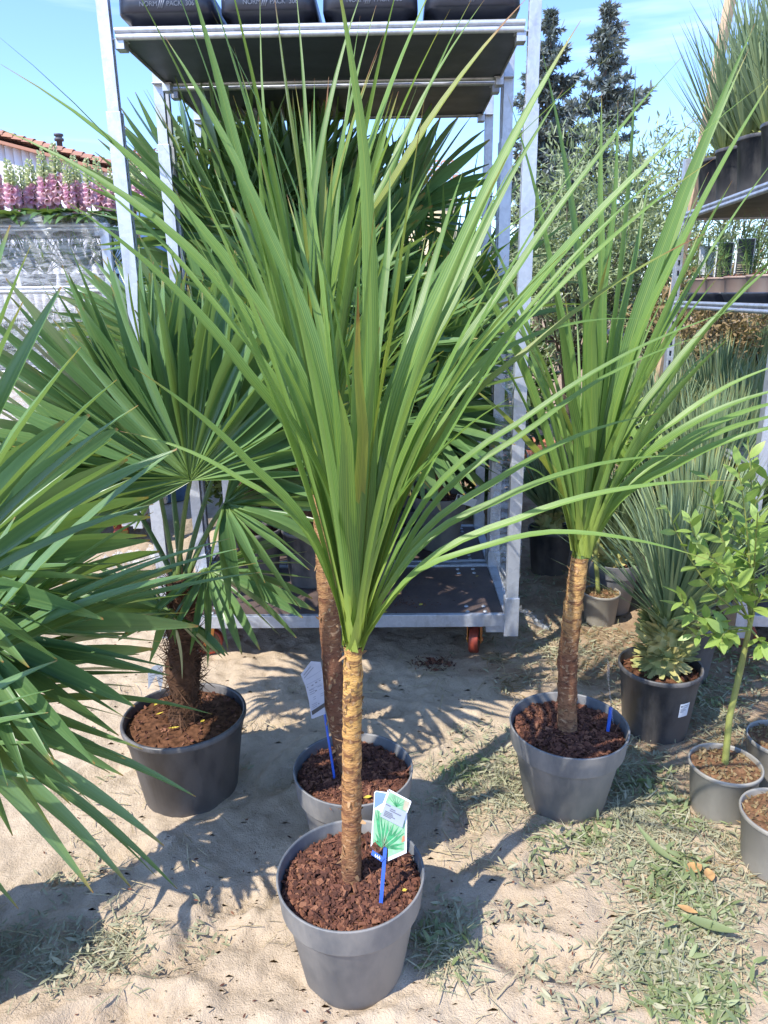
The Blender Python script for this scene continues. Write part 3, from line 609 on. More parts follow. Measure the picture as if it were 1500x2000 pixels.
for k in range(4):
    x = -0.483 + 0.322 * k; c = tl(x, -0.012, ZS + 0.036); t = thing('plant_tray', 'black carry tray with raised lettering on the trolley top shelf, ' + ['end nearest the foxgloves', 'second from the foxglove end', 'second from the spruce end', 'end nearest the spruces'][k], 'tray', c, 'trays on the top shelf')
    mb = MB(); loft(mb, [(rrect(0.02, 0.30, 0.008), 0.002), (rrect(0.235, 0.47, 0.03), 0.0), (rrect(0.250, 0.485, 0.035), 0.020), (rrect(0.288, 0.530, 0.045), 0.026), (rrect(0.300, 0.545, 0.05), 0.032), (rrect(0.296, 0.540, 0.05), 0.088), (rrect(0.290, 0.534, 0.05), 0.09), (rrect(0.276, 0.52, 0.045), 0.088), (rrect(0.24, 0.48, 0.03), 0.02)])
    obj('tray_body', mb.xf(rotz(YAW), c), 'tray_black', t)
    for sx in (-1, 1):
        for yy in (-0.16, 0.0, 0.16):
            obj('pot_cup', MB().lathe([(0.001, -0.0005), (0.042, -0.0005), (0.048, 0.004), (0.062, 0.06), (0.055, 0.06)], (sx * 0.068, yy, 0.003), 20).xf(rotz(YAW), c), 'tray_black', t)
    fx = A([math.cos(YAW), math.sin(YAW), 0]); fy = A([-math.sin(YAW), math.cos(YAW), 0])
    for me, dx in ((txt[0], -0.044), (txt[1], 0.056)):
        inst('lettering', me, frame(fx, (0, 0, 1), -fy, c + fx * dx - fy * 0.2728 + A([0, 0, 0.044])), t)
    lg = MB()
    for q in range(3):
        lg.add([[0, 0, 0], [0.0045, 0, 0], [0.016, 0, 0.028], [0.012, 0, 0.028], [0, 0.002, 0], [0.0045, 0.002, 0], [0.016, 0.002, 0.028], [0.012, 0.002, 0.028]] + A([-0.017 + q * 0.006, -0.2736, 0.038]), [[0, 1, 2, 3], [0, 4, 5, 1], [1, 5, 6, 2], [2, 6, 7, 3], [3, 7, 4, 0]])
    obj('logo', lg.xf(rotz(YAW), c), 'emboss', t)

# ================================================================== POTS
def pot_profile(style, r, h):
    if style == 'collar':
        return [(0.001, 0.012), (r * 0.60, 0.010), (r * 0.66, 0.0), (r * 0.69, 0.004), (r * 0.885, h * 0.715), (r * 0.895, h * 0.725), (r * 0.945, h * 0.735), (r * 0.955, h * 0.75), (r * 0.995, h * 0.985), (r, h * 0.995), (r * 0.995, h), (r * 0.972, h), (r * 0.965, h * 0.985), (r * 0.93, h * 0.80), (r * 0.90, h * 0.72)]
    if style == 'black':
        return [(0.001, 0.012), (r * 0.68, 0.010), (r * 0.74, 0.0), (r * 0.765, 0.005), (r * 0.92, h * 0.80), (r * 0.935, h * 0.805), (r * 0.955, h * 0.93), (r * 0.99, h * 0.935), (r, h * 0.95), (r * 1.0, h * 0.985), (r * 0.99, h), (r * 0.955, h), (r * 0.945, h * 0.985), (r * 0.92, h * 0.80), (r * 0.89, h * 0.70)]
    return [(0.001, 0.010), (r * 0.74, 0.008), (r * 0.78, 0.0), (r * 0.80, 0.004), (r * 0.94, h * 0.90), (r * 0.985, h * 0.925), (r, h * 0.94), (r, h * 0.985), (r * 0.985, h), (r * 0.95, h), (r * 0.94, h * 0.97), (r * 0.91, h * 0.80)]
def pot(name, label, c, r, h, style, mat, soil='soil', group=None, depth_=0.032, chips=0, tilt=(0, 0), n=56, cat='pot', seed=0, holes=False):
    c = A(c, float); t = thing(name, label, cat, c, group); rg = np.random.default_rng(seed + 5)
    ov = 0.012 * rg.random(); an = rg.random() * 3
    sh = MB().lathe(pot_profile(style, r, h), (0, 0, 0), n, jit=lambda a, z: r * ov * np.cos(2 * (a - an)) * (z / h))
    th = A([[1, 0, tilt[0]], [0, 1, tilt[1]], [-tilt[0], -tilt[1], 1]])
    obj('shell', sh.xf(th, c), mat, t)
    zs = h - depth_; rs = r * 0.925; k = 22; rad = np.linspace(0.0005, rs, k)
    def hj(a, z): return 0 * a
    sm = MB().lathe([(q, 0) for q in rad], (0, 0, 0), 48); v = sm.V[0]
    v[:, 2] = zs + (fbm(v[:, 0] * 24 + seed, v[:, 1] * 24 + 9, 3) - 0.44) * (0.022 if soil != 'chips' else 0.010) + 0.010 * (1 - (np.hypot(v[:, 0], v[:, 1]) / rs) ** 2)
    if soil == 'chips':
        obj('mulch_bed', sm.xf(th, c), 'soil', t)
        m = chips or 700; rr = rs * np.sqrt(rg.random(m)) * 0.985; aa = rg.random(m) * 6.283; P = np.stack([rr * np.cos(aa), rr * np.sin(aa), np.zeros(m)], -1)
        P[:, 2] = zs + (fbm(P[:, 0] * 24 + seed, P[:, 1] * 24 + 9, 3) - 0.44) * 0.010 + 0.010 * (1 - (rr / rs) ** 2) + 0.002 + 0.005 * rg.random(m)
        mb = MB(); Lc = 0.006 + 0.017 * rg.random(m) ** 1.8; Wc = Lc * (0.35 + 0.45 * rg.random(m)); Tc = 0.0016 + 0.0022 * rg.random(m)
        D = nrm(rg.normal(0, 1, (m, 3)) * [1, 1, 0.35]); N = nrm(rg.normal(0, 0.5, (m, 3)) + [0, 0, 1]); S = nrm(np.cross(D, N)); N = np.cross(S, D)
        corners = A([[-1, -.7, -1], [.8, -1, -1], [1, .6, -1], [-.7, 1, -1], [-.8, -.6, 1], [.7, -.8, 1], [.8, .5, 1], [-.6, .8, 1]]) / 2
        V = P[:, None] + corners[None, :, 0, None] * (D * Lc[:, None])[:, None] + corners[None, :, 1, None] * (S * Wc[:, None])[:, None] + corners[None, :, 2, None] * (N * Tc[:, None])[:, None]
        q = A([[0, 3, 2, 1], [4, 5, 6, 7], [0, 1, 5, 4], [1, 2, 6, 5], [2, 3, 7, 6], [3, 0, 4, 7]])
        mb.add(V.reshape(-1, 3), (np.arange(m)[:, None, None] * 8 + q[None]).reshape(-1, 4), None, np.repeat(rg.random(m), 8))
        obj('bark_chips', mb.xf(th, c), 'bark_chip', t, smooth=False, kind='stuff')
        ms = 40; rr = rs * np.sqrt(rg.random(ms)) * 0.9; aa = rg.random(ms) * 6.283; P = np.stack([rr * np.cos(aa), rr * np.sin(aa), np.full(ms, zs + 0.012)], -1)
        obj('bark_slivers', MB().leaves(P, rg.normal(0, 1, (ms, 3)) * [1, 1, 0.25], [0, 0, 1.0] + rg.normal(0, .3, (ms, 3)), 0.02 + 0.035 * rg.random(ms), 0.003, 0.1, prof=(0.8, 1, 1, 0.5)).xf(th, c), 'bark_chip', t, kind='stuff')
    else:
        obj('soil', sm.xf(th, c), soil, t)
        m = 260; rr = rs * np.sqrt(rg.random(m)) * 0.97; aa = rg.random(m) * 6.283; P = np.stack([rr * np.cos(aa), rr * np.sin(aa), np.full(m, zs + 0.004)], -1); P[:, 2] += (fbm(P[:, 0] * 24 + seed, P[:, 1] * 24 + 9, 3) - 0.44) * 0.022 + 0.010 * (1 - (rr / rs) ** 2)
        obj('soil_crumbs', MB().leaves(P, rg.normal(0, 1, (m, 3)), rg.normal(0, 1, (m, 3)), 0.006 + 0.014 * rg.random(m), 0.003 + 0.006 * rg.random(m), 0.2).xf(th, c), 'bark_chip' if soil == 'soil' else 'dry_leaf', t, kind='stuff')
    return t, c[2] + zs
def at_rim(x, y, h): p = gp(x, y, h); return A([p[0], p[1], 0.0])
G_A, G_B, G_C = at_rim(685, 1700, 0.25), at_rim(690, 1497, 0.25), at_rim(1110, 1410, 0.25)
for q in (G_A, G_B, G_C): q[2] = -0.006
potA, zA = pot('nursery_pot', 'grey plastic nursery pot of bark mulch with bright picture tag', G_A, 0.155, 0.256, 'collar', 'pot_grey', 'chips', 'grey pots of the cordylines', chips=2300, seed=1, n=80)
potB, zB = pot('nursery_pot', 'grey pot of bark mulch with grey care tag, touching another grey pot', G_B, 0.152, 0.256, 'collar', 'pot_grey', 'chips', 'grey pots of the cordylines', chips=1900, seed=2, n=72)
potC, zC = pot('nursery_pot', 'grey nursery pot of bark mulch standing alone on weedy ground', G_C, 0.163, 0.256, 'collar', 'pot_grey', 'chips', 'grey pots of the cordylines', chips=2000, seed=3, n=72, tilt=(0.0, -0.02))
G_P = at_rim(360, 1393, 0.25); G_P[2] = -0.006
potP, zP = pot('nursery_pot', 'black pot of reddish peat holding the palm with hairy trunk', G_P, 0.176, 0.256, 'black', 'pot_black', 'soil', seed=4, n=64, depth_=0.025)

# ================================================================== CORDYLINES
def curve(B, M_, T, n):
    t = np.linspace(0, 1, n)[:, None]; C = 2 * A(M_) - 0.5 * (A(B) + A(T)); return (1 - t) ** 2 * A(B) + 2 * t * (1 - t) * C + t * t * A(T)
def curve3(B, M_, T, n, ax):
    t = np.linspace(0, 1, n)[:, None]; d = np.linalg.norm(M_ - B); P1 = B + nrm(nrm(M_ - B) * 0.55 + ax * 0.45) * d * 0.48; P2 = (8 * M_ - B - 3 * P1 - T) / 3
    return (1 - t) ** 3 * B + 3 * t * (1 - t) ** 2 * P1 + 3 * t * t * (1 - t) * P2 + t ** 3 * T
def curve_t(B, M_, T, n, ax=None):
    a, b = np.linalg.norm(M_ - B), np.linalg.norm(T - M_); tm = min(0.7, max(0.3, a / (a + b))); C = (M_ - (1 - tm) ** 2 * B - tm ** 2 * T) / (2 * tm * (1 - tm)); t = np.linspace(0, 1, n)[:, None]
    P = (1 - t) ** 2 * B + 2 * t * (1 - t) * C + t * t * T
    if ax is not None:                                   # blades stay bundled at the neck before they spread
        Q = B + ax * ((P - B) @ ax)[:, None]; P = P + 0.19 * np.where(t < tm, np.sin(np.pi * np.clip(t / tm, 0, 1)), 0) * (Q - P)
    return P
def sword(P, w, tw, fold=0.30, base=0.55, out=None):
    n = len(P); s = np.linspace(0, 1, n); T = nrm(np.gradient(P, axis=0)); h = (P[-1] - P[0]) * [1, 1, 0]; h = nrm(h)
    N = A([0, 0, 1.0])[None] - T * T[:, 2:3] - 0.35 * h; N = N - T * np.sum(N * T, 1, keepdims=True); N = nrm(N); S = np.cross(T, N)
    a = (tw[0] + tw[1] * s)[:, None]; N2 = N * np.cos(a) + S * np.sin(a); S2 = np.cross(T, N2)
    W = w * (base + (1 - base) * np.clip(s / 0.3, 0, 1)) * (1 - np.clip((s - 0.42) / 0.58, 0, 1) ** 1.75); W = np.maximum(W, 0.030 * np.exp(-(s / 0.085) ** 2)) ; W[-1] = 0.0006
    return P, W, S2, N2, fold
def face_twist(P, rg, amount):
    """how far a blade turns about its own axis; blades hang with a random part turned"""
    return amount * (0.7 + 0.6 * rg.random()), rg.normal(0, 0.25)
def cordyline(name, label, potc, ztrunk, trunk_px, rads, tmat, crown_px, leaves_px, extra, seed, Yc, group=None, lw=0.68):
    rg = np.random.default_rng(seed); base = A([potc[0], potc[1], ztrunk - 0.03])
    pts = [base] + [yp(x, y, Yc) for x, y in trunk_px]; t = thing(name, label, 'plant', base, group)
    # trunk with leaf-scar rings
    P = A(pts); m = 90; s = np.linspace(0, 1, m); k = np.linspace(0, 1, len(P)); C = np.stack([np.interp(s, k, P[:, i]) for i in range(3)], -1)
    for _ in range(6): C[1:-1] = (C[:-2] + C[1:-1] * 2 + C[2:]) / 4
    r = np.interp(s, np.linspace(0, 1, len(rads)), rads); L_ = np.linalg.norm(P[-1] - P[0]); ph = s * L_ / 0.017; ph = ph + 0.8 * vnoise(s * 9 + seed, s * 0); ring = 0.016 * (1 - (ph % 1.0)) + 0.02 * np.sin(ph * 0.7) + 0.05 * (vnoise(s * 40, s * 0 + seed) - 0.5)
    tb = MB().tube(C, r * (1 + ring), 28); v = tb.V[0]; cc = np.repeat(C, 28, 0); d = v - cc; a = np.arctan2(d[:, 1], d[:, 0]); zz = cc[:, 2]
    tb.V[0] = cc + d * (1 + 0.16 * (vnoise(a * 3 + 20, zz * 55 + seed) - 0.5) + 0.10 * (vnoise(a * 7 + 50, zz * 120) - 0.5))[:, None]
    obj('trunk', tb, tmat, t); nf = 150; q = rg.integers(3, m - 3, nf); aa = rg.random(nf) * 6.283; O = np.stack([np.cos(aa), np.sin(aa), 0 * aa], -1)
    obj('bark_flakes', MB().leaves(C[q] + O * (r[q] * 1.0)[:, None], rg.normal(0, 0.5, (nf, 3)) + O * 0.25 + [0, 0, 0.9] * rg.choice([-1, 1], (nf, 1)), O, 0.006 + 0.012 * rg.random(nf), 0.003 + 0.006 * rg.random(nf), 0.1, prof=(1, 1, 0.8, 0.4)), 'bark_flake', t, kind='stuff')
    top = C[-1]; ax = nrm(C[-1] - C[-8]); cb = yp(*crown_px, Yc)
    stem = MB().tube([top - ax * 0.02, top + ax * 0.03, cb + ax * 0.02], [rads[-1] * 0.9, rads[-1] * 0.6, rads[-1] * 0.3], 16); obj('growing_tip', stem, 'petiole', t)
    for (tx, ty, mx_, my_, dy, w) in leaves_px:
        Bp = top + ax * (-0.006 + (np.linalg.norm(cb - top)) * (0.45 * rg.random() ** 1.3)); T = yp(tx, ty, Yc + dy); Md = yp(mx_, my_, Yc + dy * 0.42)
        h = nrm((T - Bp) * [1, 1, 0]); Bp = Bp + h * 0.010
        Pl = curve_t(Bp, Md, T, 19, ax); Pl = Pl + nrm(np.cross(T - Bp, [0, 0, 1.0])) * (np.interp(np.linspace(0, 1, 19), np.linspace(0, 1, 6), rg.normal(0, 0.006, 6) * [0, .5, 1, 1, 1, .3]))[:, None]; side = abs(h[0]); sg = 1.0 if h[0] > 0 else -1.0
        tw = face_twist(Pl, rg, sg * 0.75 * side)
        mb = MB().strip(*sword(Pl, w * lw, tw)); obj('leaf', mb, 'cordyline_leaf_old' if rg.random() < 0.10 else 'cordyline_leaf', t)
    for (az, el, ln, w) in extra:
        Bp = top + ax * (-0.004 + np.linalg.norm(cb - top) * (0.6 * rg.random())); h = A([math.cos(az), math.sin(az), 0]); D = h * math.cos(el) + A([0, 0, math.sin(el)])
        T = Bp + D * ln - A([0, 0, 1]) * ln * 0.10 * math.cos(el); Md = Bp + nrm(D + [0, 0, 0.22]) * ln * 0.52; Bp = Bp + h * 0.016
        mb = MB().strip(*sword(curve(Bp, Md, T, 13), w * lw, (rg.normal(0, 0.5), rg.normal(0, 0.3)))); obj('leaf', mb, 'cordyline_leaf', t)
    return t
def fill(rg, n, emin, emax, l0, l1, w0=0.022, w1=0.038, a0=0, a1=6.283): return [(a0 + (a1 - a0) * rg.random(), emin + (emax - emin) * rg.random(), l0 + (l1 - l0) * rg.random(), w0 + (w1 - w0) * rg.random()) for _ in range(n)]
RA = np.random.default_rng(5)
LA = [(258, 716, 500, 922, -.12, .036), (235, 842, 470, 935, .05, .016), (115, 383, 497, 752, .02, .044), (388, 542, 567, 812, -.18, .050), (0, 125, 500, 592, .12, .036), (-8, 248, 470, 605, .20, .034),
      (88, 293, 430, 610, .26, .020), (318, 68, 532, 470, .10, .038), (415, 20, 612, 470, -.10, .024), (655, -90, 716, 500, -.12, .042), (836, 175, 770, 600, -.12, .044), (1136, 38, 886, 520, .05, .048),
      (1100, 175, 880, 600, .18, .032), (988, 498, 858, 755, -.05, .032), (1338, 106, 985, 565, .10, .026), (1365, 226, 1020, 590, -.06, .042), (1395, 310, 1060, 600, .16, .020), (1390, 450, 1040, 680, .06, .020),
      (1450, 600, 1020, 820, -.02, .019), (1370, 655, 1020, 848, .12, .018), (1285, 808, 960, 945, .15, .020), (1345, 890, 960, 985, .05, .022), (1440, 940, 1000, 1018, -.04, .022), (1415, 1105, 940, 1070, -.10, .020),
      (1002, 774, 850, 893, -.16, .036), (658, 762, 681, 960, -.30, .044), (833, 450, 782, 720, .10, .018), (1280, 626, 960, 700, .25, .022), (760, 330, 735, 660, .20, .034), (560, 380, 640, 740, .22, .030),
      (905, 330, 800, 660, .30, .034), (700, 560, 705, 850, -.28, .030)]
cordyline('cordyline_plant', 'tall strap-leaved cordyline with bare orange trunk in the pot with picture tag', G_A, zA, [(687, 1560), (688, 1400), (690, 1262)], [0.0205, 0.0195, 0.0185, 0.0175], 'trunk_light', (694, 1165), LA, fill(RA, 16, 1.18, 1.5, 0.5, 1.0) + fill(RA, 9, 0.85, 1.25, 0.75, 1.1, 0.012, 0.020), 41, float(G_A[1]), 'strap-leaved cordylines')
LB = [(365, -60, 490, 405, .05, .046), (405, -40, 530, 400, -.12, .042), (525, -80, 590, 400, -.05, .054), (508, -10, 540, 420, .2, .016), (505, 225, 520, 500, -.15, .032), (575, -40, 610, 400, .22, .018), (705, -15, 615, 330, .15, .028),
      (735, 10, 655, 340, .05, .022), (750, 65, 655, 370, -.02, .020), (737, 105, 650, 400, .02, .018), (725, 197, 680, 500, -.1, .024), (870, -80, 712, 330, .02, .048), (879, 18, 720, 372, -.12, .042), (950, -5, 755, 350, .15, .030),
      (1040, -15, 772, 350, -.05, .036), (922, -5, 752, 380, .25, .014), (757, 405, 690, 630, -.1, .024), (470, 620, 560, 790, -.15, .030), (640, 150, 625, 500, .1, .034), (420, 330, 520, 600, .2, .030), (840, 330, 720, 600, .25, .030)]
cordyline('cordyline_plant', 'tall cordyline with dark brown ringed trunk in the pot with grey tag', G_B, zB, [(655, 1380), (643, 1200), (628, 965)], [0.025, 0.0255, 0.024, 0.022], 'trunk_dark', (634, 880), LB, fill(RA, 16, 1.15, 1.5, 0.6, 1.05) + fill(RA, 12, 0.85, 1.3, 0.8, 1.15, 0.012, 0.020), 42, float(G_B[1]), 'strap-leaved cordylines')
LC = [(1055, 85, 1128, 520, .05, .052), (990, 180, 1085, 560, .18, .032), (1175, 180, 1172, 620, .15, .034), (1208, 195, 1180, 600, .05, .030), (1241, 128, 1205, 590, -.05, .040), (1270, 335, 1215, 680, .15, .032), (1475, 45, 1290, 500, -.02, .052),
      (1462, 95, 1300, 500, .08, .034), (1530, 120, 1310, 520, -.10, .034), (1378, 425, 1270, 700, .12, .028), (1530, 290, 1310, 620, .20, .016), (1402, 542, 1262, 740, -.15, .036), (1545, 490, 1290, 750, .05, .036), (1560, 700, 1320, 822, -.05, .028),
      (1570, 750, 1295, 866, -.15, .042), (1580, 775, 1295, 890, .05, .032), (1590, 800, 1300, 905, .12, .032), (1600, 815, 1310, 915, -.10, .034), (1078, 553, 1106, 780, -.32, .050), (960, 580, 1065, 740, -.05, .034), (905, 745, 1030, 865, .05, .038),
      (1000, 905, 1080, 950, -.2, .026), (1188, 500, 1160, 760, -.25, .044), (1130, 420, 1140, 720, -.1, .042), (1290, 700, 1205, 850, -.3, .036), (985, 640, 1075, 800, .2, .030)]
cordyline('cordyline_plant', 'cordyline with slightly leaning brown and orange trunk in the lone grey pot', G_C, zC, [(1108, 1290), (1120, 1180), (1133, 1088)], [0.026, 0.025, 0.024, 0.0215], 'trunk_right', (1140, 1010), LC, fill(RA, 18, 1.05, 1.5, 0.5, 0.95) + fill(RA, 8, 0.8, 1.3, 0.7, 1.05, 0.012, 0.020), 43, float(G_C[1]), 'strap-leaved cordylines')
# ================================================================== FAN PALMS
def unit_leaflet(droop, twist, n=9):
    s = np.linspace(0, 1, n); P = np.stack([np.zeros(n), s - 0.15 * droop * s ** 3, -droop * s ** 2.4], -1); T = nrm(np.gradient(P, axis=0)); N = nrm(np.cross([1.0, 0, 0], T)); a = (twist * s)[:, None]
    S = A([1.0, 0, 0])[None] * np.cos(a) + N * np.sin(a); N2 = np.cross(S, T)
    W = (0.30 + 0.70 * np.clip(s / 0.42, 0, 1)) * (1 - np.clip((s - 0.42) / 0.58, 0, 1) ** 1.5 * 0.94)
    me = MB().strip(P, W, S, -N2 * -1, fold=0.055).mesh('leaflet'); me.materials.append(MAT['palm_leaf']); return me
LEAFLETS = [unit_leaflet(0.04, 0.1), unit_leaflet(0.10, -0.2), unit_leaflet(0.18, 0.25), unit_leaflet(0.30, 0.0)]
def petiole(t, a, b, r=0.007, sag=0.02):
    a, b = A(a, float), A(b, float); m = (a + b) / 2 + A([0, 0, sag])
    o = obj('frond', MB().tube(curve(a, m, b, 8), np.linspace(r * 1.25, r * 0.8, 8), 8, 0.6), 'petiole', t); ORG[o.name] = ORG[t.name]; return o
def frond(t, start, hub, D, N, L, n, spread, w, rg, dr=(0, 1, 2), r=0.007, dl=0.25):
    f = petiole(t, start, hub, r); D = nrm(D); N = A(N, float); N = nrm(N - D * np.dot(N, D)); S = np.cross(D, N)
    for th in np.linspace(-spread, spread, n):
        th += rg.normal(0, 0.03); d = nrm(D * math.cos(th) + S * math.sin(th) + N * (0.10 + rg.normal(0, 0.05)))
        nn = N + rg.normal(0, 0.15, 3); z = nrm(nn - d * np.dot(nn, d)); x = np.cross(d, z); ln = L * (1 - dl * (abs(th) / spread) ** 2) * (0.92 + 0.16 * rg.random())
        inst('leaflet', LEAFLETS[dr[int(rg.integers(len(dr)))]], frame(x, d, z, hub, (w * 0.85 * (0.85 + 0.3 * rg.random()), ln, ln)), f)
    return f
def traced(t, start, hub, tips, w, rg, r=0.008, sag=0.05):
    """tips: (px, py, Y[, width factor])"""
    f = petiole(t, start, hub, r)
    for tp in tips:
        T = yp(tp[0], tp[1], tp[2]); k = tp[3] if len(tp) > 3 else 1.0; Md = (hub + T) / 2 + A([0, 0, sag * np.linalg.norm(T - hub)]); Pl = curve(hub, Md, T, 13); n = 13; s = np.linspace(0, 1, n)
        Tn = nrm(np.gradient(Pl, axis=0)); N = nrm(A([0, -0.30, 1.0])[None] - Tn * np.sum(Tn * A([0, -0.30, 1.0]), 1, keepdims=True)); S = np.cross(Tn, N); a = (rg.normal(0, 0.22) + rg.normal(0, 0.35) * s)[:, None]; N2 = N * np.cos(a) + S * np.sin(a); S2 = np.cross(Tn, N2)
        W = w * 0.86 * k * (0.25 + 0.75 * np.clip(s / 0.4, 0, 1)) * (1 - np.clip((s - 0.42) / 0.58, 0, 1) ** 1.6 * 0.93)
        obj('leaflet', MB().strip(Pl, W, S2, N2, fold=0.38), 'palm_leaf', f)
    return f
def hairy_trunk(t, base, top, r, seed, nf=900):
    rg = np.random.default_rng(seed); base, top = A(base, float), A(top, float); m = 40; s = np.linspace(0, 1, m)[:, None]; C = base * (1 - s) + top * s
    tb = MB().tube(C, r * (1 + 0.10 * np.sin(s[:, 0] * 19)), 24); v = tb.V[0]; cc = np.repeat(C, 24, 0); d = v - cc; a = np.arctan2(d[:, 1], d[:, 0]); tb.V[0] = cc + d * (1 + 0.35 * (vnoise(a * 3 + 9, cc[:, 2] * 30 + seed) - 0.5))[:, None]
    obj('trunk', tb, 'fibre', t)
    h = rg.random(nf); a = rg.random(nf) * 6.283; O = np.stack([np.cos(a), np.sin(a), np.zeros(nf)], -1); P = base + (top - base) * h[:, None] + O * r * (0.98 + 0.10 * rg.random((nf, 1)))
    D = rg.normal(0, 0.35, (nf, 3)) + A([0, 0, 0.7]) * rg.choice([-1, 1, 1], (nf, 1)) + O * 0.02 + np.cross(O, [0, 0, 1.0]) * rg.normal(0, 0.8, (nf, 1))
    obj('trunk_fibres', MB().leaves(P, D, O, 0.03 + 0.05 * rg.random(nf), 0.0018 + 0.002 * rg.random(nf), 0.30 * rg.random(nf), prof=(1, 1, 0.8, 0.3)), 'fibre', t, kind='stuff')

# near palm, its pot mostly outside the left edge
G_N = A([-0.985, 1.20, -0.006]); potN, zN = pot('nursery_pot', 'black pot of the broad-leaved palm at the sandy corner, only its edge showing', G_N, 0.165, 0.25, 'black', 'pot_black', 'soil', seed=6, n=56)
rg = np.random.default_rng(61); pn = thing('fan_palm', 'fan palm with broad glossy drooping leaflets reaching over the sand', 'palm', G_N + [0, 0, zN], 'fan palms standing on the ground'); ct = G_N + A([0.0, 0.02, 0.60])
hairy_trunk(pn, G_N + [0, 0, zN - 0.03], ct, 0.045, 71, 500)
hb = yp(-165, 1215, 1.09)
traced(pn, ct, hb, [(45, 590, 1.09, 1.05), (158, 678, 1.09, 1.15), (228, 742, 1.10, 1.15), (270, 792, 1.13, 1.1), (120, 560, 1.17, 1), (60, 480, 1.18, 1), (345, 878, 1.19, 1), (20, 440, 1.13, .9), (300, 985, 1.21, .9)], 0.043, rg)
hb = yp(-110, 1325, 1.22)
traced(pn, ct, hb, [(352, 872, 1.30), (448, 1052, 1.25, .95), (392, 1118, 1.19, 1.2), (465, 1072, 1.30, .8), (300, 1000, 1.32), (205, 1080, 1.35, .9), (508, 1118, 1.28, .75), (500, 1100, 1.33, .7), (150, 985, 1.35), (30, 1010, 1.35), (180, 1210, 1.32, .8)], 0.037, rg)
hb = yp(-120, 1425, 1.34)
traced(pn, ct, hb, [(414, 1395, 1.40, .85), (272, 1278, 1.47, .7), (262, 1342, 1.44, .7), (125, 1160, 1.47), (75, 1165, 1.50), (382, 1556, 1.36, .9), (320, 1652, 1.33, 1.2), (346, 1736, 1.38, .8), (255, 1732, 1.32, 1.15), (305, 1712, 1.40, .7), (182, 1744, 1.31, 1.1), (185, 1450, 1.45, .7), (215, 1510, 1.50, .8)], 0.036, rg, sag=0.10)
hb = yp(-230, 1500, 1.18)
traced(pn, ct, hb, [(112, 1290, 1.19, .85), (106, 1346, 1.18, .85), (94, 1392, 1.17, .9), (86, 1452, 1.16, .9), (68, 1521, 1.15, .9), (10, 1590, 1.15, .9), (36, 1775, 1.25, .8), (-40, 1700, 1.22)], 0.030, rg)
hb = yp(-120, 1130, 1.35)
frond(pn, ct, hb, (0.7, 0.25, 0.35), (-0.4, -0.6, 0.7), 0.46, 26, 1.3, 0.034, rg)
hb = yp(-70, 1230, 1.36)
frond(pn, ct, hb, (0.85, 0.15, -0.05), (0.1, -0.55, 0.8), 0.44, 28, 1.4, 0.034, rg)
hb = yp(-110, 1330, 1.30)
frond(pn, ct, hb, (0.85, 0.10, -0.25), (0.2, -0.5, 0.8), 0.40, 24, 1.3, 0.032, rg)

# palm with hairy trunk
pp = thing('fan_palm', 'fan palm with hairy brown trunk standing in black pot beside the trolley', 'palm', G_P + [0, 0, zP], 'fan palms standing on the ground'); YP = float(G_P[1])
ct = yp(352, 1130, YP); hairy_trunk(pp, G_P + [0.0, 0, zP - 0.03], ct, 0.041, 72, 1500)
rg = np.random.default_rng(62)
for (sx, sy, hx, hy, Yh_, D, N, L_, n, sp, w) in [
        (348, 1120, 372, 936, YP - 0.05, (-0.25, 0.15, 1.0), (0.1, -1.0, 0.25), 0.52, 36, 1.75, 0.034),
        (342, 1125, 300, 905, YP + 0.05, (-0.55, 0.05, 0.85), (0.3, -0.9, 0.4), 0.58, 34, 1.2, 0.036),
        (360, 1125, 430, 900, YP + 0.12, (0.45, 0.1, 0.9), (-0.3, -0.85, 0.4), 0.52, 34, 1.45, 0.034),
        (340, 1130, 240, 960, YP + 0.15, (-0.85, 0.1, 0.5), (0.3, -0.6, 0.75), 0.50, 30, 1.35, 0.034),
        (355, 1130, 330, 880, YP + 0.25, (0.05, 0.3, 1.0), (0, -1.0, 0.3), 0.55, 32, 1.3, 0.036),
        (345, 1215, 328, 1196, YP - 0.12, (-0.35, -0.5, 0.25), (0.2, -0.2, 0.9), 0.26, 22, 1.9, 0.022),
        (368, 1170, 405, 1112, YP - 0.02, (0.6, -0.4, -0.35), (0.2, -0.5, 0.85), 0.30, 20, 1.5, 0.024),
        (362, 1140, 440, 985, YP + 0.02, (0.9, -0.1, 0.05), (0.0, -0.5, 0.85), 0.40, 26, 1.5, 0.028)]:
    frond(pp, yp(sx, sy, YP), yp(hx, hy, Yh_), D, N, L_, n, sp, w, rg)

# ---- plants standing on the trolley decks
def trolley_palm(c, z, h, seed, label, nf=11, L_=0.5):
    rg = np.random.default_rng(seed); b = A([c[0], c[1], z]); t = thing('fan_palm', label, 'palm', b, 'fan palms loaded on the trolleys'); top = b + [0, 0, h]
    hairy_trunk(t, b - [0, 0, 0.03], top, 0.04, seed, 260)
    for k in range(nf):
        a = k * 2.4 + rg.random() * 0.5; el = (0.55 + 0.8 * rg.random()) if k < nf - 4 else (-0.1 + 0.6 * rg.random()); D = A([math.cos(a) * math.cos(el), math.sin(a) * math.cos(el) * 0.7, math.sin(el)]); hub = top + D * (0.28 + 0.30 * rg.random())
        D2 = nrm(D + A([0, 0, 0.25])); frond(t, top, hub, D2, nrm(A([-D[0] * 0.5, -0.75, 0.45])), L_ * (0.85 + 0.3 * rg.random()), 26, 1.45, 0.034, rg, dr=(0, 0, 1, 2), r=0.006)
    return t
def big_pot(x, y, zb, r, h, label, style='collar', mat='pot_grey', seed=0, base=TC, soil='soil'):
    p = tl(x, y, 0, base); return pot('nursery_pot', label, A([p[0], p[1], zb]), r, h, style, mat, soil, 'pots on the trolleys', n=40, seed=seed)
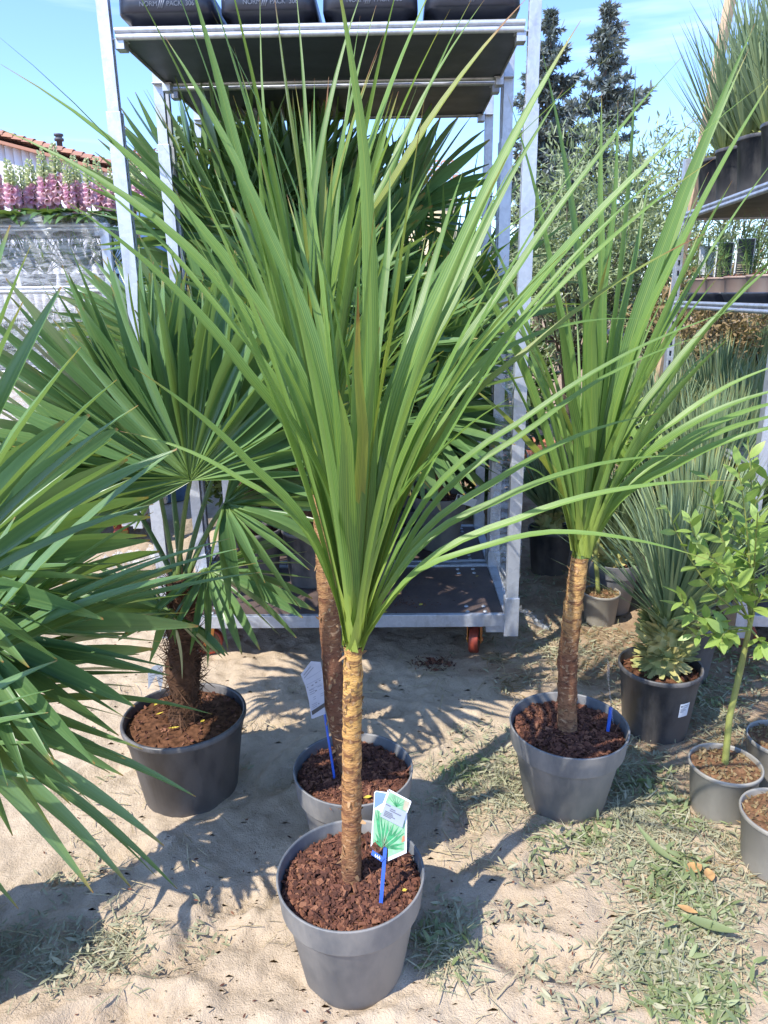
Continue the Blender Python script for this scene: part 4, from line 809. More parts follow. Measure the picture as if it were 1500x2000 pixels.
ZD = 0.194
tp, tz = big_pot(-0.40, 0.11, ZD, 0.135, 0.25, 'black pot of reddish peat with palm trunk on the tall trolley deck', 'black', 'pot_black', 81)
trolley_palm(ORG[tp.name], tz, 0.36, 101, 'fan palm in peat-filled black pot on the tall trolley deck')
tp, tz = big_pot(-0.145, 0.10, ZD, 0.125, 0.25, 'dark pot beside the peat-filled pot on the tall trolley deck', 'black', 'pot_black', 82)
trolley_palm(ORG[tp.name], tz, 0.42, 102, 'fan palm in dark pot behind the brown cordyline trunk', 11, 0.46)
tp, tz = big_pot(0.125, 0.12, ZD, 0.120, 0.27, 'dark grey pot on the middle of the tall trolley deck', 'collar', 'pot_black', 83)
trolley_palm(ORG[tp.name], tz, 0.50, 103, 'fan palm in dark grey pot on the middle of the tall trolley deck', 11, 0.44)
tp, tz = big_pot(-0.42, -0.02, ZD, 0.13, 0.25, 'black pot at the back of the rear trolley deck behind the hairy palm', 'black', 'pot_black', 84, T2)
trolley_palm(ORG[tp.name], tz, 0.75, 104, 'tall fan palm on the rear trolley deck under the shelf', 12, 0.55)
tp, tz = big_pot(-0.10, 0.05, ZD, 0.13, 0.25, 'black pot on the rear trolley deck between palms', 'black', 'pot_black', 85, T2)
trolley_palm(ORG[tp.name], tz, 0.95, 105, 'tallest fan palm on the rear trolley deck, fronds against the shelf', 12, 0.52)
def trolley_cordy(c, z, h, seed, label, n=46, tmat='trunk_shade', L0=0.65, L1=1.05):
    rg = np.random.default_rng(seed); b = A([c[0], c[1], z - 0.03]); t = thing('cordyline_plant', label, 'plant', b, 'cordylines loaded on the trolley'); top = b + A([0.02, 0.01, h])
    m = 50; C = b + (top - b) * np.linspace(0, 1, m)[:, None]; s = np.linspace(0, 1, m); tb = MB().tube(C, 0.023 * (1 + 0.05 * (1 - (s * h / 0.017) % 1)), 18); obj('trunk', tb, tmat, t)
    for az, el, ln, w in fill(rg, n, 0.35, 1.5, L0, L1):
        hh = A([math.cos(az), math.sin(az), 0]); D = hh * math.cos(el) + A([0, 0, math.sin(el)]); B0 = top + hh * 0.012 + A([0, 0, 0.06 * rg.random()]); T = B0 + D * ln - A([0, 0, ln * 0.12 * math.cos(el)])
        obj('leaf', MB().strip(*sword(curve(B0, B0 + nrm(D + [0, 0, 0.2]) * ln * 0.52, T, 9), w, (rg.normal(0, 0.6), rg.normal(0, 0.3)))), 'cordyline_leaf', t)
tp, tz = big_pot(0.44, -0.05, ZD, 0.135, 0.27, 'large grey pot with white tag at the right end of the rear trolley deck', 'collar', 'pot_grey', 86, T2); trolley_cordy(ORG[tp.name], tz, 0.62, 111, 'cordyline with thin brown trunk at the right end of the rear trolley', L1=1.0)
cr_ = thing('black_crate', 'low black plastic crate under a grey pot on the rear trolley deck', 'crate', tl(0.215, 0.0, ZD, T2), None)
for sx, sy, dx, dy in ((0, -1, 0.26, 0.012), (0, 1, 0.26, 0.012), (-1, 0, 0.012, 0.236), (1, 0, 0.012, 0.236)):
    for zz in (0.03, 0.10, 0.17): obj('slat', MB().box(tl(0.215 + sx * 0.124, sy * 0.124, ZD + zz, T2), (dx, dy, 0.05)), 'tray_black', cr_, False, 0.002)
obj('top_panel', MB().box(tl(0.215, 0, ZD + 0.20, T2), (0.26, 0.26, 0.010)), 'tray_black', cr_, False)
for sx in (-1, 1):
    for sy in (-1, 1): obj('corner_post', MB().box(tl(0.215 + sx * 0.110, sy * 0.110, ZD + 0.0975, T2), (0.014, 0.014, 0.193)), 'tray_black', cr_, False)
tp, tz = big_pot(0.215, 0.0, ZD + 0.206, 0.125, 0.26, 'grey pot raised on a black crate on the rear trolley', 'collar', 'pot_grey', 87, T2); trolley_cordy(ORG[tp.name], tz, 0.45, 112, 'dark shaded cordyline in the raised grey pot', L1=0.95)
tp, tz = big_pot(0.36, 0.19, ZD, 0.125, 0.25, 'black pot at the very back of the rear trolley', 'black', 'pot_black', 88, T2); trolley_cordy(ORG[tp.name], tz, 0.75, 113, 'tall dark cordyline at the very back of the rear trolley', L1=1.0)

# ================================================================== YUCCAS (right)
def yucca(c, z, hs, R, n, seed, label, single=False, group='spiky yuccas', scales=90, rt=0.05, droop=0.10, w=0.010, emin=8):
    rg = np.random.default_rng(seed); b = A([c[0], c[1], z - 0.015]); t = thing('yucca_plant', label, 'plant', b, group)
    obj('trunk', MB().lathe([(rt * 1.0, 0), (rt * 1.05, hs * 0.4), (rt * 0.95, hs * 0.8), (rt * 0.6, hs * 1.1), (0.002, hs * 1.25)], b, 18), 'leaf_base', t)
    a = rg.random(scales) * 6.283; zz = hs * (0.08 + 1.0 * rg.random(scales)); O = np.stack([np.cos(a), np.sin(a), np.zeros(scales)], -1); P = b + O * (rt * 0.98) + A([0, 0, 1.0]) * zz[:, None]
    obj('leaf_bases', MB().leaves(P, O * 0.55 + A([0, 0, 1]) * (1.3 * zz / hs - 0.55)[:, None] + rg.normal(0, .12, (scales, 3)), O + [0, 0, 0.6], 0.035 + 0.02 * rg.random(scales), 0.020, -0.15, prof=(1, 1, 0.9, 0.6)), 'leaf_base', t, kind='stuff')
    a = rg.random(n) * 6.283; u = rg.random(n); el = np.radians(emin + (88 - emin) * u ** 0.75); O = np.stack([np.cos(a), np.sin(a), np.zeros(n)], -1); D = O * np.cos(el)[:, None] + A([0, 0, 1.0]) * np.sin(el)[:, None]
    B0 = b + A([0, 0, hs * 0.95]) + O * rt * 0.7 * np.cos(el)[:, None] + A([0, 0, 1.0]) * (0.05 * u)[:, None]; N = A([0, 0, 1.0]) - O * 0.4; Ls = R * (0.8 + 0.3 * rg.random(n)); bd = droop * np.cos(el) * (0.5 + rg.random(n)); pr = (0.9, 1.0, 0.95, 0.75, 0.45, 0.04)
    if single:
        for k in range(n): obj('leaf', MB().leaves(B0[k:k + 1], D[k:k + 1], np.broadcast_to(N, (n, 3))[k:k + 1], Ls[k:k + 1], w, bd[k:k + 1], pr, rnd=rg.random(1)), 'yucca_leaf', t)
    else: obj('crown', MB().leaves(B0, D, np.broadcast_to(N, (n, 3)) + rg.normal(0, 0.3, (n, 3)), Ls, w, bd, pr, rnd=rg.random(n)), 'yucca_leaf', t, kind='stuff')
    return t
c1 = at_rim(1290, 1296, 0.24); c1[2] = -0.006
p1, z1 = pot('nursery_pot', 'black pot with white sticker holding a spiky yucca on the weedy ground', c1, 0.132, 0.246, 'black', 'pot_black', 'soil', seed=21, n=60)
yucca(c1 + [0.015, 0.01, 0], z1, 0.19, 0.41, 170, 201, 'spiky blue-green yucca with scaly pineapple-like base in the stickered black pot', True, rt=0.056, scales=300, w=0.0105, emin=34, droop=0.16)
# white sticker that follows the pot wall
th0 = math.atan2(-1, 0.42); mb = MB(); aa = np.linspace(th0 - 0.16, th0 + 0.16, 7); zlo, zhi = 0.115, 0.165
rad = lambda z: 0.132 * (0.765 + (0.92 - 0.765) * z / (0.246 * 0.8)) + 0.0012
for sgn in (0,): 
    V = [[c1[0] + rad(z) * math.cos(a), c1[1] + rad(z) * math.sin(a), c1[2] + z] for z in (zlo, zhi) for a in aa]; mb.add(V, [[k, k + 1, k + 8, k + 7] for k in range(6)])
stk = obj('sticker', mb, 'white_plastic', p1); pk = MB()
for (z, a0, a1, hh) in [(0.156, -0.13, -0.09, .006), (0.157, -0.07, 0.12, .002), (0.150, -0.07, 0.10, .0015), (0.145, -0.13, 0.02, .0015), (0.140, -0.13, 0.05, .0015), (0.135, -0.13, -0.02, .0015)]:
    ar = np.linspace(th0 + a0, th0 + a1, 4); pk.add([[c1[0] + (rad(zz) + .0006) * math.cos(a), c1[1] + (rad(zz) + .0006) * math.sin(a), c1[2] + zz] for zz in (z - hh / 2, z + hh / 2) for a in ar], [[k, k + 1, k + 5, k + 4] for k in range(3)])
obj('print', pk, 'print_ink', stk)
YU = [((1340, 1205), .24, 0.125, 'black', 'pot_black', .10, .55, 460, 'yucca in black pot directly behind the stickered pot'),
      ((1200, 1092), .24, 0.118, 'collar', 'pot_grey', .10, .42, 400, 'small yucca in dark grey pot with paper tag behind the leaning cordyline'),
      ((1076, 1030), .24, 0.118, 'black', 'pot_black', .12, .42, 480, 'dark yucca in black pot on the grass beside the trolley'),
      ((1290, 1010), .24, 0.125, 'black', 'pot_black', .22, .58, 520, 'yucca with long grey-green spikes in the middle of the yucca block'),
      ((1420, 1060), .24, 0.125, 'black', 'pot_black', .22, .62, 560, 'yucca at the front of the block behind the willow'),
      ((1385, 960), .24, 0.125, 'black', 'pot_black', .30, .62, 560, 'tall yucca with dense spikes inside the yucca block'),
      ((1510, 1010), .24, 0.125, 'black', 'pot_black', .28, .62, 520, 'yucca beside the foot of the plant rack'),
      ((1300, 905), .24, 0.125, 'black', 'pot_black', .30, .58, 480, 'yucca at the back of the block below the rack'),
      ((1360, 1100), .24, 0.125, 'black', 'pot_black', .18, .60, 520, 'yucca between the stickered pot and the willow'),
      ((1235, 960), .24, 0.125, 'black', 'pot_black', .26, .55, 480, 'yucca at the edge of the block nearest the terracotta pots'),
      ((1450, 880), .24, 0.125, 'black', 'pot_black', .42, .62, 520, 'tall yucca at the back of the block, spikes reaching the brown-pot shelf')]
for k, ((x, y), hh, r, st, ml, hs, R_, n, lab) in enumerate(YU):
    c = at_rim(x, y, hh); c[2] = -0.006; pt, z = pot('nursery_pot', ('grey' if ml == 'pot_grey' else 'black') + ' pot of the ' + lab.replace(' in dark grey pot', '').replace(' in black pot', '').replace(' with long grey-green spikes', '').replace(' with dense spikes', '').replace(', spikes reaching the brown-pot shelf', ''), c, r, hh + .006, st, ml, 'soil', 'pots of the yucca block', n=40, seed=30 + k)
    yucca(c, z, hs, R_ * (0.78 if k in (1, 2) else 1), n, 210 + k, lab, rt=0.055, w=0.017, emin=40 if k in (1, 2, 0) else 20)
    if k == 1:
        pass
# small taupe pot with a green stem, tall sprigs of yellow-green leaves
UL = MB().leaves(A([[0, 0, 0]]), A([[0, 1.0, 0]]), A([[0, 0, 1.0]]), 1.0, 0.40, 0.22, prof=(0.12, 0.7, 1.0, 0.95, 0.6, 0.05), rnd=[0.5]).mesh('leaf'); UL.materials.append(MAT['willow_leaf'])
def sprig(t, base, top, n, ln, rg, r=0.003, mat='green_stem'):
    base, top = A(base, float), A(top, float); P = curve(base, (base + top) / 2 + rg.normal(0, 0.02, 3), top, 7); o = obj('branch', MB().tube(P, np.linspace(r, r * 0.35, 7), 6), mat, t)
    for k in range(n):
        s = 0.18 + 0.82 * (k + 0.5) / n; p = P[0] * (1 - s) + P[-1] * s if False else A([np.interp(s, np.linspace(0, 1, 7), P[:, i]) for i in range(3)]); T = nrm(P[-1] - P[0]); a = k * 2.4 + rg.random(); ref = nrm(np.cross(T, [0.2, 0.9, 0.3])); O = ref * math.cos(a) + np.cross(T, ref) * math.sin(a)
        d = nrm(O * 0.9 + T * (0.5 + 0.6 * s) + [0, 0, 0.1]); z = nrm(np.cross(d, np.cross(A([0, 0, 1.0]) + rg.normal(0, .4, 3), d))); l = ln * (0.7 + 0.5 * rg.random()) * (1 - 0.3 * s); inst('leaf', UL, frame(np.cross(d, z), d, z, p, (l, l, l)), o)
c2 = at_rim(1417, 1490, 0.15); c2[2] = -0.006; p2, z2 = pot('nursery_pot', 'small taupe pot of dry peat with leaning green willow stem', c2, 0.096, 0.157, 'taupe', 'pot_taupe', 'brown_peat', 'taupe pots of the willows', seed=51, depth_=0.015, n=48)
rg = np.random.default_rng(301); Yw = float(c2[1]); t = thing('willow_standard', 'young willow with leaning green stem and fresh yellow-green leaves', 'plant', c2 + [0, 0, z2 - 0.01]); top = yp(1470, 1195, Yw)
obj('stem', MB().tube([A([c2[0], c2[1], z2 - 0.02]), yp(1425, 1400, Yw), yp(1448, 1300, Yw), top], [0.0095, 0.0085, 0.008, 0.006], 12), 'green_stem', t)
for (x, y, dy, n) in [(1300, 985, -.05, 14), (1345, 1010, -.12, 14), (1385, 930, .02, 16), (1440, 905, -.05, 18), (1500, 930, .05, 16), (1330, 1160, -.15, 13), (1380, 1080, -.18, 14), (1480, 1000, -.15, 15), (1540, 1010, 0, 14), (1350, 1240, -.10, 8), (1410, 1255, -.14, 9), (1490, 1250, -.08, 9), (1460, 860, .1, 14), (1410, 1000, .08, 14), (1530, 1120, -.1, 12)]:
    sprig(t, top - A([0, 0, 0.06 * rg.random()]), yp(x, y, Yw + dy), n + 3, 0.072, rg)
for k, (x, y, r, hh) in enumerate([(1527, 1440, 0.095, 0.15), (1530, 1588, 0.100, 0.15)]):
    c = at_rim(x, y, hh); c[2] = -0.006; pot('nursery_pot', ['taupe pot of dry peat behind another taupe pot by the willow', 'taupe pot of dry reddish peat in front of the willow pot'][k], c, r, hh + .006, 'taupe', 'pot_taupe', 'brown_peat', 'taupe pots of the willows', seed=55 + k, depth_=0.016, n=48)
c3 = at_rim(1175, 1155, 0.14); c3[2] = -0.006; p3, z3 = pot('nursery_pot', 'small taupe pot with thin green stem behind the leaning cordyline', c3, 0.081, 0.146, 'taupe', 'pot_taupe', 'brown_peat', seed=58, depth_=0.014, n=44)
Y3 = float(c3[1]); t = thing('willow_standard', 'slim standard shrub with bright yellow-green tuft behind the leaning cordyline', 'plant', c3 + [0, 0, z3 - 0.01]); top = yp(1205, 930, Y3)
obj('stem', MB().tube([A([c3[0] - .01, c3[1], z3 - 0.02]), yp(1163, 1080, Y3), yp(1180, 1000, Y3), top], [0.010, 0.010, 0.009, 0.006], 10), 'green_stem', t)
for (x, y, dy, n) in [(1250, 770, 0, 16), (1262, 830, -.1, 15), (1285, 870, .05, 14), (1225, 800, .1, 14), (1300, 900, -.05, 12), (1240, 880, -.1, 12), (1275, 790, .1, 12)]: sprig(t, top, yp(x, y, Y3 + dy), n + 3, 0.072, rg)
# terracotta pots behind the trolley
for k, (x, y, r, hh) in enumerate([(962, 872, 0.16, 0.30), (1042, 862, 0.165, 0.32)]):
    c = at_rim(x, y, hh); c[2] = 0
    pot('terracotta_pot', ['orange terracotta pot behind the loaded trolley uprights', 'orange terracotta pot behind the hanging film, right of the trolley'][k], c, r, hh, 'collar', 'terracotta', 'soil', 'terracotta pots', seed=70 + k, n=40)
# ================================================================== RACK ON THE RIGHT
e0, e1 = A([1.50, 3.90, 0]), A([1.40, 3.00, 0])
u = nrm(A([e1[0] - e0[0], e1[1] - e0[1], 0])); v = A([-u[1], u[0], 0]); v = v if v[0] > 0 else -v
RYAW = math.atan2(u[1], u[0]); RC = A([e0[0], e0[1], 0]) + u * 0.655 + v * 0.2825; ZR1, ZR2 = 1.742, 1.322
trolley('galvanised plant rack with black pots above and brown pots below, by the yucca block', RC, RYAW, [ZR1, ZR2, 0.75], 2.02)
def rk(a, b, z): return A([e0[0], e0[1], 0]) + u * a + v * b + A([0, 0, z])
for k, (a, b) in enumerate([(0.14, 0.145), (0.40, 0.145), (0.66, 0.145), (0.92, 0.145), (0.22, 0.41), (0.48, 0.41), (0.74, 0.41)]):
    wh = ['outer row, next to the leaning plank', 'outer row, second from the plank', 'outer row, third from the plank', 'outer row, farthest from the plank', 'inner row, next to the plank', 'inner row, second from the plank', 'inner row, farthest from the plank'][k]
    c = rk(a, b, ZR1 + 0.014); pt, z = pot('nursery_pot', 'black pot on the rack top shelf, ' + wh, c, 0.122, 0.235, 'black', 'pot_black', 'soil', 'black pots on the rack top shelf', n=36, seed=90 + k)
    yucca(c, z, 0.05, 0.56, 170, 230 + k, 'upright spiky yucca on the rack top shelf, ' + wh, group='yuccas on the rack top shelf', rt=0.038, scales=50, w=0.011, droop=0.02, emin=48)
tr = MB(); loft(tr, [(rrect(0.02, 0.2, 0.008), 0.0), (rrect(0.50, 0.46, 0.03), 0.0), (rrect(0.54, 0.50, 0.04), 0.045), (rrect(0.55, 0.51, 0.04), 0.048), (rrect(0.55, 0.51, 0.04), 0.055), (rrect(0.53, 0.49, 0.04), 0.053), (rrect(0.49, 0.45, 0.03), 0.008)])
for k in range(2):
    c = rk(0.32 + 0.58 * k, 0.28, ZR2 + 0.015); o = tr if k == 0 else None
    mb = MB(); mb.add(tr.V[0], tr.Q[0]); tag(obj('plant_tray', mb.xf(rotz(RYAW), c), 'tray_black', loc=c), 'shallow black tray of brown pots on the lower rack shelf, ' + ['nearer the plank', 'farther from the plank'][k], 'tray', 'trays on the rack')
rg = np.random.default_rng(401)
lab_n = 0
for a in (0.12, 0.38, 0.64, 0.90):
    for b in (0.12, 0.32):
        wh = ('outer' if b < 0.2 else 'inner') + ' row, ' + {0.12: 'next to the leaning plank', 0.38: 'second from the plank', 0.64: 'third from the plank', 0.90: 'farthest from the plank'}[a]
        c = rk(a, b, ZR2 + 0.024); pt, z = pot('brown_pot', 'small brown pot on the lower rack shelf, ' + wh, c, 0.080, 0.112, 'taupe', 'pot_brown', 'soil', 'brown pots on the rack', n=32, seed=int(a * 100 + b * 10), depth_=0.012)
        t = thing('feathery_plant', 'feathery green plant in brown rack pot, ' + wh, 'plant', A([c[0], c[1], z]), 'feathery plants on the rack'); mb = MB(); st = MB(); nn = 9
        for q in range(nn):
            bb = A([c[0], c[1], z - .005]) + rg.normal(0, 0.025, 3) * [1, 1, 0]; tt = bb + A([rg.normal(0, 0.05), rg.normal(0, 0.05), 0.14 + 0.10 * rg.random()]); st.tube([bb, tt], [0.002, 0.001], 4); s = rg.random(26)[:, None]
            mb.leaves(bb + (tt - bb) * (0.2 + 0.8 * s), rg.normal(0, 1, (26, 3)) + [0, 0, 0.6], rg.normal(0, 1, (26, 3)), 0.03 + 0.03 * rg.random(26), 0.0022, 0.1)
        obj('stems', st, 'petiole', t, kind='stuff'); obj('foliage', mb, 'feather_leaf', t, kind='stuff')
        if b < 0.2 and a < 0.7:
            bp = A([c[0], c[1], z]) - u * 0.02; t = thing('plant_tag', ['tall white plant tag with dark foot', 'tall dark plant tag with pale edges'][lab_n > 0] + ' in the brown rack pot ' + {0.12: 'next to the plank', 0.38: 'second from the plank', 0.64: 'third from the plank'}[a], 'tag', bp, 'tags on the rack' if lab_n > 0 else None); w_, h_ = 0.075, 0.165
            R_ = A([v, -u, [0, 0, 1]]).T
            def card(z0, z1, x0, x1, off, mat, name, par):
                return obj(name, MB().box(((x0 + x1) / 2, off, (z0 + z1) / 2), (x1 - x0, 0.0016, z1 - z0)).xf(R_, bp), mat, par, False)
            cdm = card(-0.01, h_, -w_ / 2, w_ / 2, 0, 'white_plastic', 'card', t)
            if lab_n == 0: card(0.005, 0.03, -w_ / 2 + .002, w_ / 2 - .002, -0.002, 'label_dark', 'foot_band', t); card(0.014, 0.021, -w_ / 2 + .012, w_ / 2 - .012, -0.0036, 'white_plastic', 'print', t); card(h_ - 0.03, h_ - 0.006, 0.005, w_ / 2 - .004, -0.002, 'label_dark', 'print', t)
            else:
                card(0.004, h_ - 0.004, -w_ / 2 + .005, w_ / 2 - .005, -0.002, 'label_dark', 'picture', t)
                for q in range(5): card(0.02 + q * 0.009, 0.023 + q * 0.009, -w_ / 2 + .010, w_ / 2 - .016 - 0.006 * (q % 2), -0.0036, 'label_sand', 'print', t)
            lab_n += 1
# leaning plank
pa, pb = yp(1360, 345, 4.05), yp(1432, -30, 3.95); pg = pa + (pa - pb) * (pa[2] / (pb[2] - pa[2])); tag(obj('wooden_plank', MB().tube([pg, pa, pb], 0.026, 4, 0.8), 'wood_pale', smooth=False, loc=pg), 'pale wooden plank leaning up behind the rack of black pots', 'plank')

# ================================================================== WRAPPED TROLLEY WITH FOXGLOVES (left)
WY = 4.05; wr = yp(196, 470, WY); WC = A([wr[0] - 0.66, WY + 0.28, 0.0]); ZW = yp(100, 428, WY)[2]
trolley('plant trolley swathed in clear stretch film, foxgloves on its top', WC, 0.02, [ZW - 0.05, ZW - 0.36, ZW - 0.80], ZW - 0.02)
fl = MB(); nz_, na = 46, 120
zz = np.linspace(0.35, ZW + 0.03, nz_); Pq = rrect(1.40, 0.63, 0.05, 6); per = np.linspace(0, len(Pq), na, endpoint=False); px_ = np.interp(per, np.arange(len(Pq) + 1), np.append(Pq[:, 0], Pq[0, 0])); py_ = np.interp(per, np.arange(len(Pq) + 1), np.append(Pq[:, 1], Pq[0, 1]))
AA, ZZ = np.meshgrid(np.arange(na), zz); pinch = np.zeros_like(ZZ)
for zs in (ZW - 0.05, ZW - 0.36, ZW - 0.80): pinch = np.maximum(pinch, np.exp(-((ZZ - zs) / 0.07) ** 2))
dd = -0.035 * (1 - pinch) + 0.018 * (fbm(AA * 0.07, ZZ * 14, 4) - 0.45) + 0.006 * np.sin(ZZ * 150 + 4 * fbm(AA * 0.1, ZZ * 3))
rr_ = np.hypot(px_, py_)[None]; V = np.stack([px_[None] * (1 + dd / 0.4), py_[None] * (1 + dd / 0.4), ZZ], -1)
i = np.arange(nz_ - 1)[:, None] * na; j = np.arange(na)[None]; k = (j + 1) % na; fl.add(V.reshape(-1, 3), np.stack([i + j, i + k, i + na + k, i + na + j], -1))
tag(obj('stretch_film', fl.xf(rotz(0.02), WC), 'film', loc=WC), 'glossy wrinkled clear film wound round the foxglove trolley', 'plastic film')
# plants inside the film
rg = np.random.default_rng(77)
for lev, zb in ((0, ZW - 0.36 + 0.02), (1, ZW - 0.80 + 0.02)):
    for q in range(8):
        c = WC + A([-0.16 + 0.11 * q, -0.12 + 0.05 * (q % 2), zb]); t = thing('wrapped_plant', 'pale grassy plant inside the stretch film on a lower shelf', 'plant', c, 'plants inside the film'); n = 60; a = rg.random(n) * 6.283; el = 0.5 + rg.random(n)
        D = np.stack([np.cos(a) * np.cos(el), np.sin(a) * np.cos(el), np.sin(el)], -1); obj('foliage', MB().leaves(c + A([0, 0, 0.07]) + D * 0.01, D, [0, 0, 1.0] + 0 * D, 0.18 + 0.12 * rg.random(n), 0.012, 0.2), 'feather_leaf', t, kind='stuff')
        obj('pot', MB().lathe([(0.001, 0), (0.045, 0), (0.055, 0.075), (0.050, 0.075), (0.049, 0.06), (0.001, 0.06)], c, 20), 'pot_black', t)
# foxgloves
FOX = []
def foxglove(seed, H):
    rg = np.random.default_rng(seed); t = thing('foxglove', 'pink foxglove spike with pale green buds above leafy rosette, on the wrapped trolley', 'flower', (0, 0, -50 - seed), 'foxgloves on the wrapped trolley'); o = ORG[t.name]
    obj('stem', MB().tube([o + [0, 0, 0], o + [0.01, 0, H * .6], o + [0.0, 0.01, H]], [0.006, 0.004, 0.0015], 6), 'petiole', t)
    pk, cm = MB(), MB(); n = 44
    for q in range(n):
        s = q / n; z = H * (0.36 + 0.64 * s); a = q * 2.4; d = A([math.cos(a), math.sin(a), -0.75 + 1.2 * s]); d = nrm(d); L_ = 0.038 * (1 - 0.80 * s) + 0.004; R_ = 0.013 * (1 - 0.75 * s) + 0.002
        x = nrm(np.cross(d, [0.1, 0.2, 1.0])); y = np.cross(d, x); Rm = np.stack([x, y, d], -1); mb = cm if s > 0.45 else pk
        m2 = MB().lathe([(0.001, 0), (R_ * .5, L_ * .1), (R_ * .75, L_ * .5), (R_, L_ * .85), (R_ * 1.25, L_)], (0, 0, 0), 7).xf(Rm, o + A([0, 0, z]) + d * 0.004); mb.add(m2.V[0], m2.Q[0])
    obj('flower_bells', pk, 'pink_bell', t); obj('flower_buds', cm, 'cream_bell', t)
    for q in range(9):
        a = q * 2.4 + rg.random(); el = 0.25 + 0.55 * rg.random(); d = A([math.cos(a) * math.cos(el), math.sin(a) * math.cos(el), math.sin(el)]); l = 0.15 + 0.07 * rg.random(); z = nrm(A([0, 0, 1.0]) - d * d[2]); S = np.cross(d, z); s = np.linspace(0, 1, 7)
        P = o + A([0, 0, 0.03]) + d * (l * s)[:, None] - A([0, 0, 1.0]) * (0.55 * l * s ** 2)[:, None]; W = 0.062 * np.sin(np.pi * (0.08 + 0.90 * s ** 0.8)); obj('leaf', MB().strip(P, W, np.tile(S, (7, 1)), np.tile(z, (7, 1)), 0.3), 'fox_leaf', t)
    return t
prot = [foxglove(s, h_) for s, h_ in ((1, 0.36), (2, 0.31), (3, 0.39))]
used = set(); rg = np.random.default_rng(9)
spots = [(0.48, -0.26), (0.31, -0.27), (0.14, -0.27), (-0.01, -0.27), (-0.14, -0.26), (0.60, -0.26), (0.43, 0.20), (0.12, 0.20), (-0.20, 0.2), (0.62, 0.18), (0.74, 0.08), (0.28, 0.2), (0.54, -0.24), (0.38, -0.18), (0.22, -0.24), (0.09, -0.15), (-0.05, -0.24), (-0.17, -0.14), (0.56, -0.02), (0.40, 0.03), (0.25, -0.03), (0.11, -0.04), (-0.03, -0.02), (-0.18, 0.02), (0.70, -0.24), (-0.33, -0.24), (0.62, -0.20), (0.66, 0.02), (0.45, -0.10), (0.50, 0.12), (0.30, -0.22), (0.33, 0.05), (0.16, -0.12), (0.20, 0.15), (0.02, -0.20), (0.05, 0.05), (-0.10, -0.10), (-0.08, 0.16), (-0.24, -0.20), (-0.28, 0.05), (0.78, -0.12), (0.86, 0.05), (0.80, 0.16), (-0.38, -0.1)]
for k, (dx, dy) in enumerate(spots):
    loc = WC + A([dx - 0.08, dy, ZW - 0.025]); p = prot[k % 3]
    if k % 3 not in used: used.add(k % 3); p.location = tuple(loc); p.rotation_euler = (0, 0, rg.random() * 6)
    else: copy_tree(p, loc, rg.random() * 6, scale=0.78 + 0.30 * rg.random())
# blue sacking behind
bs = yp(275, 500, 5.2); mb = MB(); g_ = 14; uu, vv = np.meshgrid(np.linspace(-0.26, 0.26, g_), np.linspace(-0.05, 0.30, g_)); mb.add(np.stack([uu, 0.06 * (fbm(uu * 9, vv * 9) - .4), vv], -1).reshape(-1, 3) + bs, [[a * g_ + b, a * g_ + b + 1, (a + 1) * g_ + b + 1, (a + 1) * g_ + b] for a in range(g_ - 1) for b in range(g_ - 1)])
bsack = thing('planting_bag', 'crumpled blue planting bag beyond the wrapped trolley', 'bag', (bs[0], bs[1], 0)); sk = MB().lathe([(0.001, 0.0), (0.22, 0.0), (0.25, 0.3), (0.24, bs[2] * 0.7), (0.27, bs[2]), (0.20, bs[2] + 0.22), (0.05, bs[2] + 0.27), (0.001, bs[2] + 0.26)], (bs[0], bs[1], 0), 26, jit=lambda a, z: 0.05 * (fbm(a * 2 + 5, z * 6, 3) - 0.45)); obj('bag_body', sk, 'blue_sheet', bsack)

# ================================================================== TAGS IN THE POTS
def card_poly(P2, R, o, mat, name, par, thick=0.0012, off=0.0):
    """flat convex outline in (x,z) with thickness, triangulated as quads round its centre"""
    P2 = A(P2, float); n = len(P2); c = P2.mean(0); f = np.vstack([P2, c[None]]); V = np.vstack([np.column_stack([f[:, 0], np.full(n + 1, off), f[:, 1]]), np.column_stack([f[:, 0], np.full(n + 1, off - thick), f[:, 1]])])
    Q = []; m = n + 1
    for k in range(n): Q += [[k, (k + 1) % n, m + (k + 1) % n, m + k]]
    k = 0
    while k < n:
        a, b, cc = k, (k + 1) % n, (k + 2) % n if k + 1 < n else (k + 1) % n
        if k + 1 < n: Q += [[m + a, m + b, m + cc, m + n], [cc, b, a, n]]; k += 2
        else: Q += [[m + a, m + b, m + b, m + n]]; k += 1
    Q = [q for q in Q if len(set(q)) == 4]
    return obj(name, MB().add(V, Q).xf(R, o), mat, par, False)
# picture tag in the near pot: facing the camera, tilted
o = yp(752, 1700, float(G_A[1]) - 0.03); Rl = rotz(0.10) @ A([[math.cos(0.14), 0, math.sin(0.14)], [0, 1, 0], [-math.sin(0.14), 0, math.cos(0.14)]]) @ A([[1, 0, 0], [0, math.cos(-0.35), -math.sin(-0.35)], [0, math.sin(-0.35), math.cos(-0.35)]])
o = yp(742, 1728, float(G_A[1]) - 0.075); o[2] = zA + 0.0
t = thing('plant_tag', 'bright picture tag with green leaves and blue stake in the grey pot', 'tag', o)
obj('stake', MB().box((0.0, 0.002, 0.045), (0.0075, 0.003, 0.16)).xf(Rl, o), 'label_blue', t, False, 0.0006)
S_ = 0.00098; ox, oz = 478, 1250           # crop pixels (1333 x 2000 over 160 x 240) to metres along the card
def L2(x, y): return ((x - ox) / 8.33 * S_ * 1.04 + 0.020, (oz - y) / 8.33 * S_ * 1.10 + 0.097)
Rc = rotz(0.10) @ A([[1, 0, 0], [0, math.cos(-0.35), -math.sin(-0.35)], [0, math.sin(-0.35), math.cos(-0.35)]])
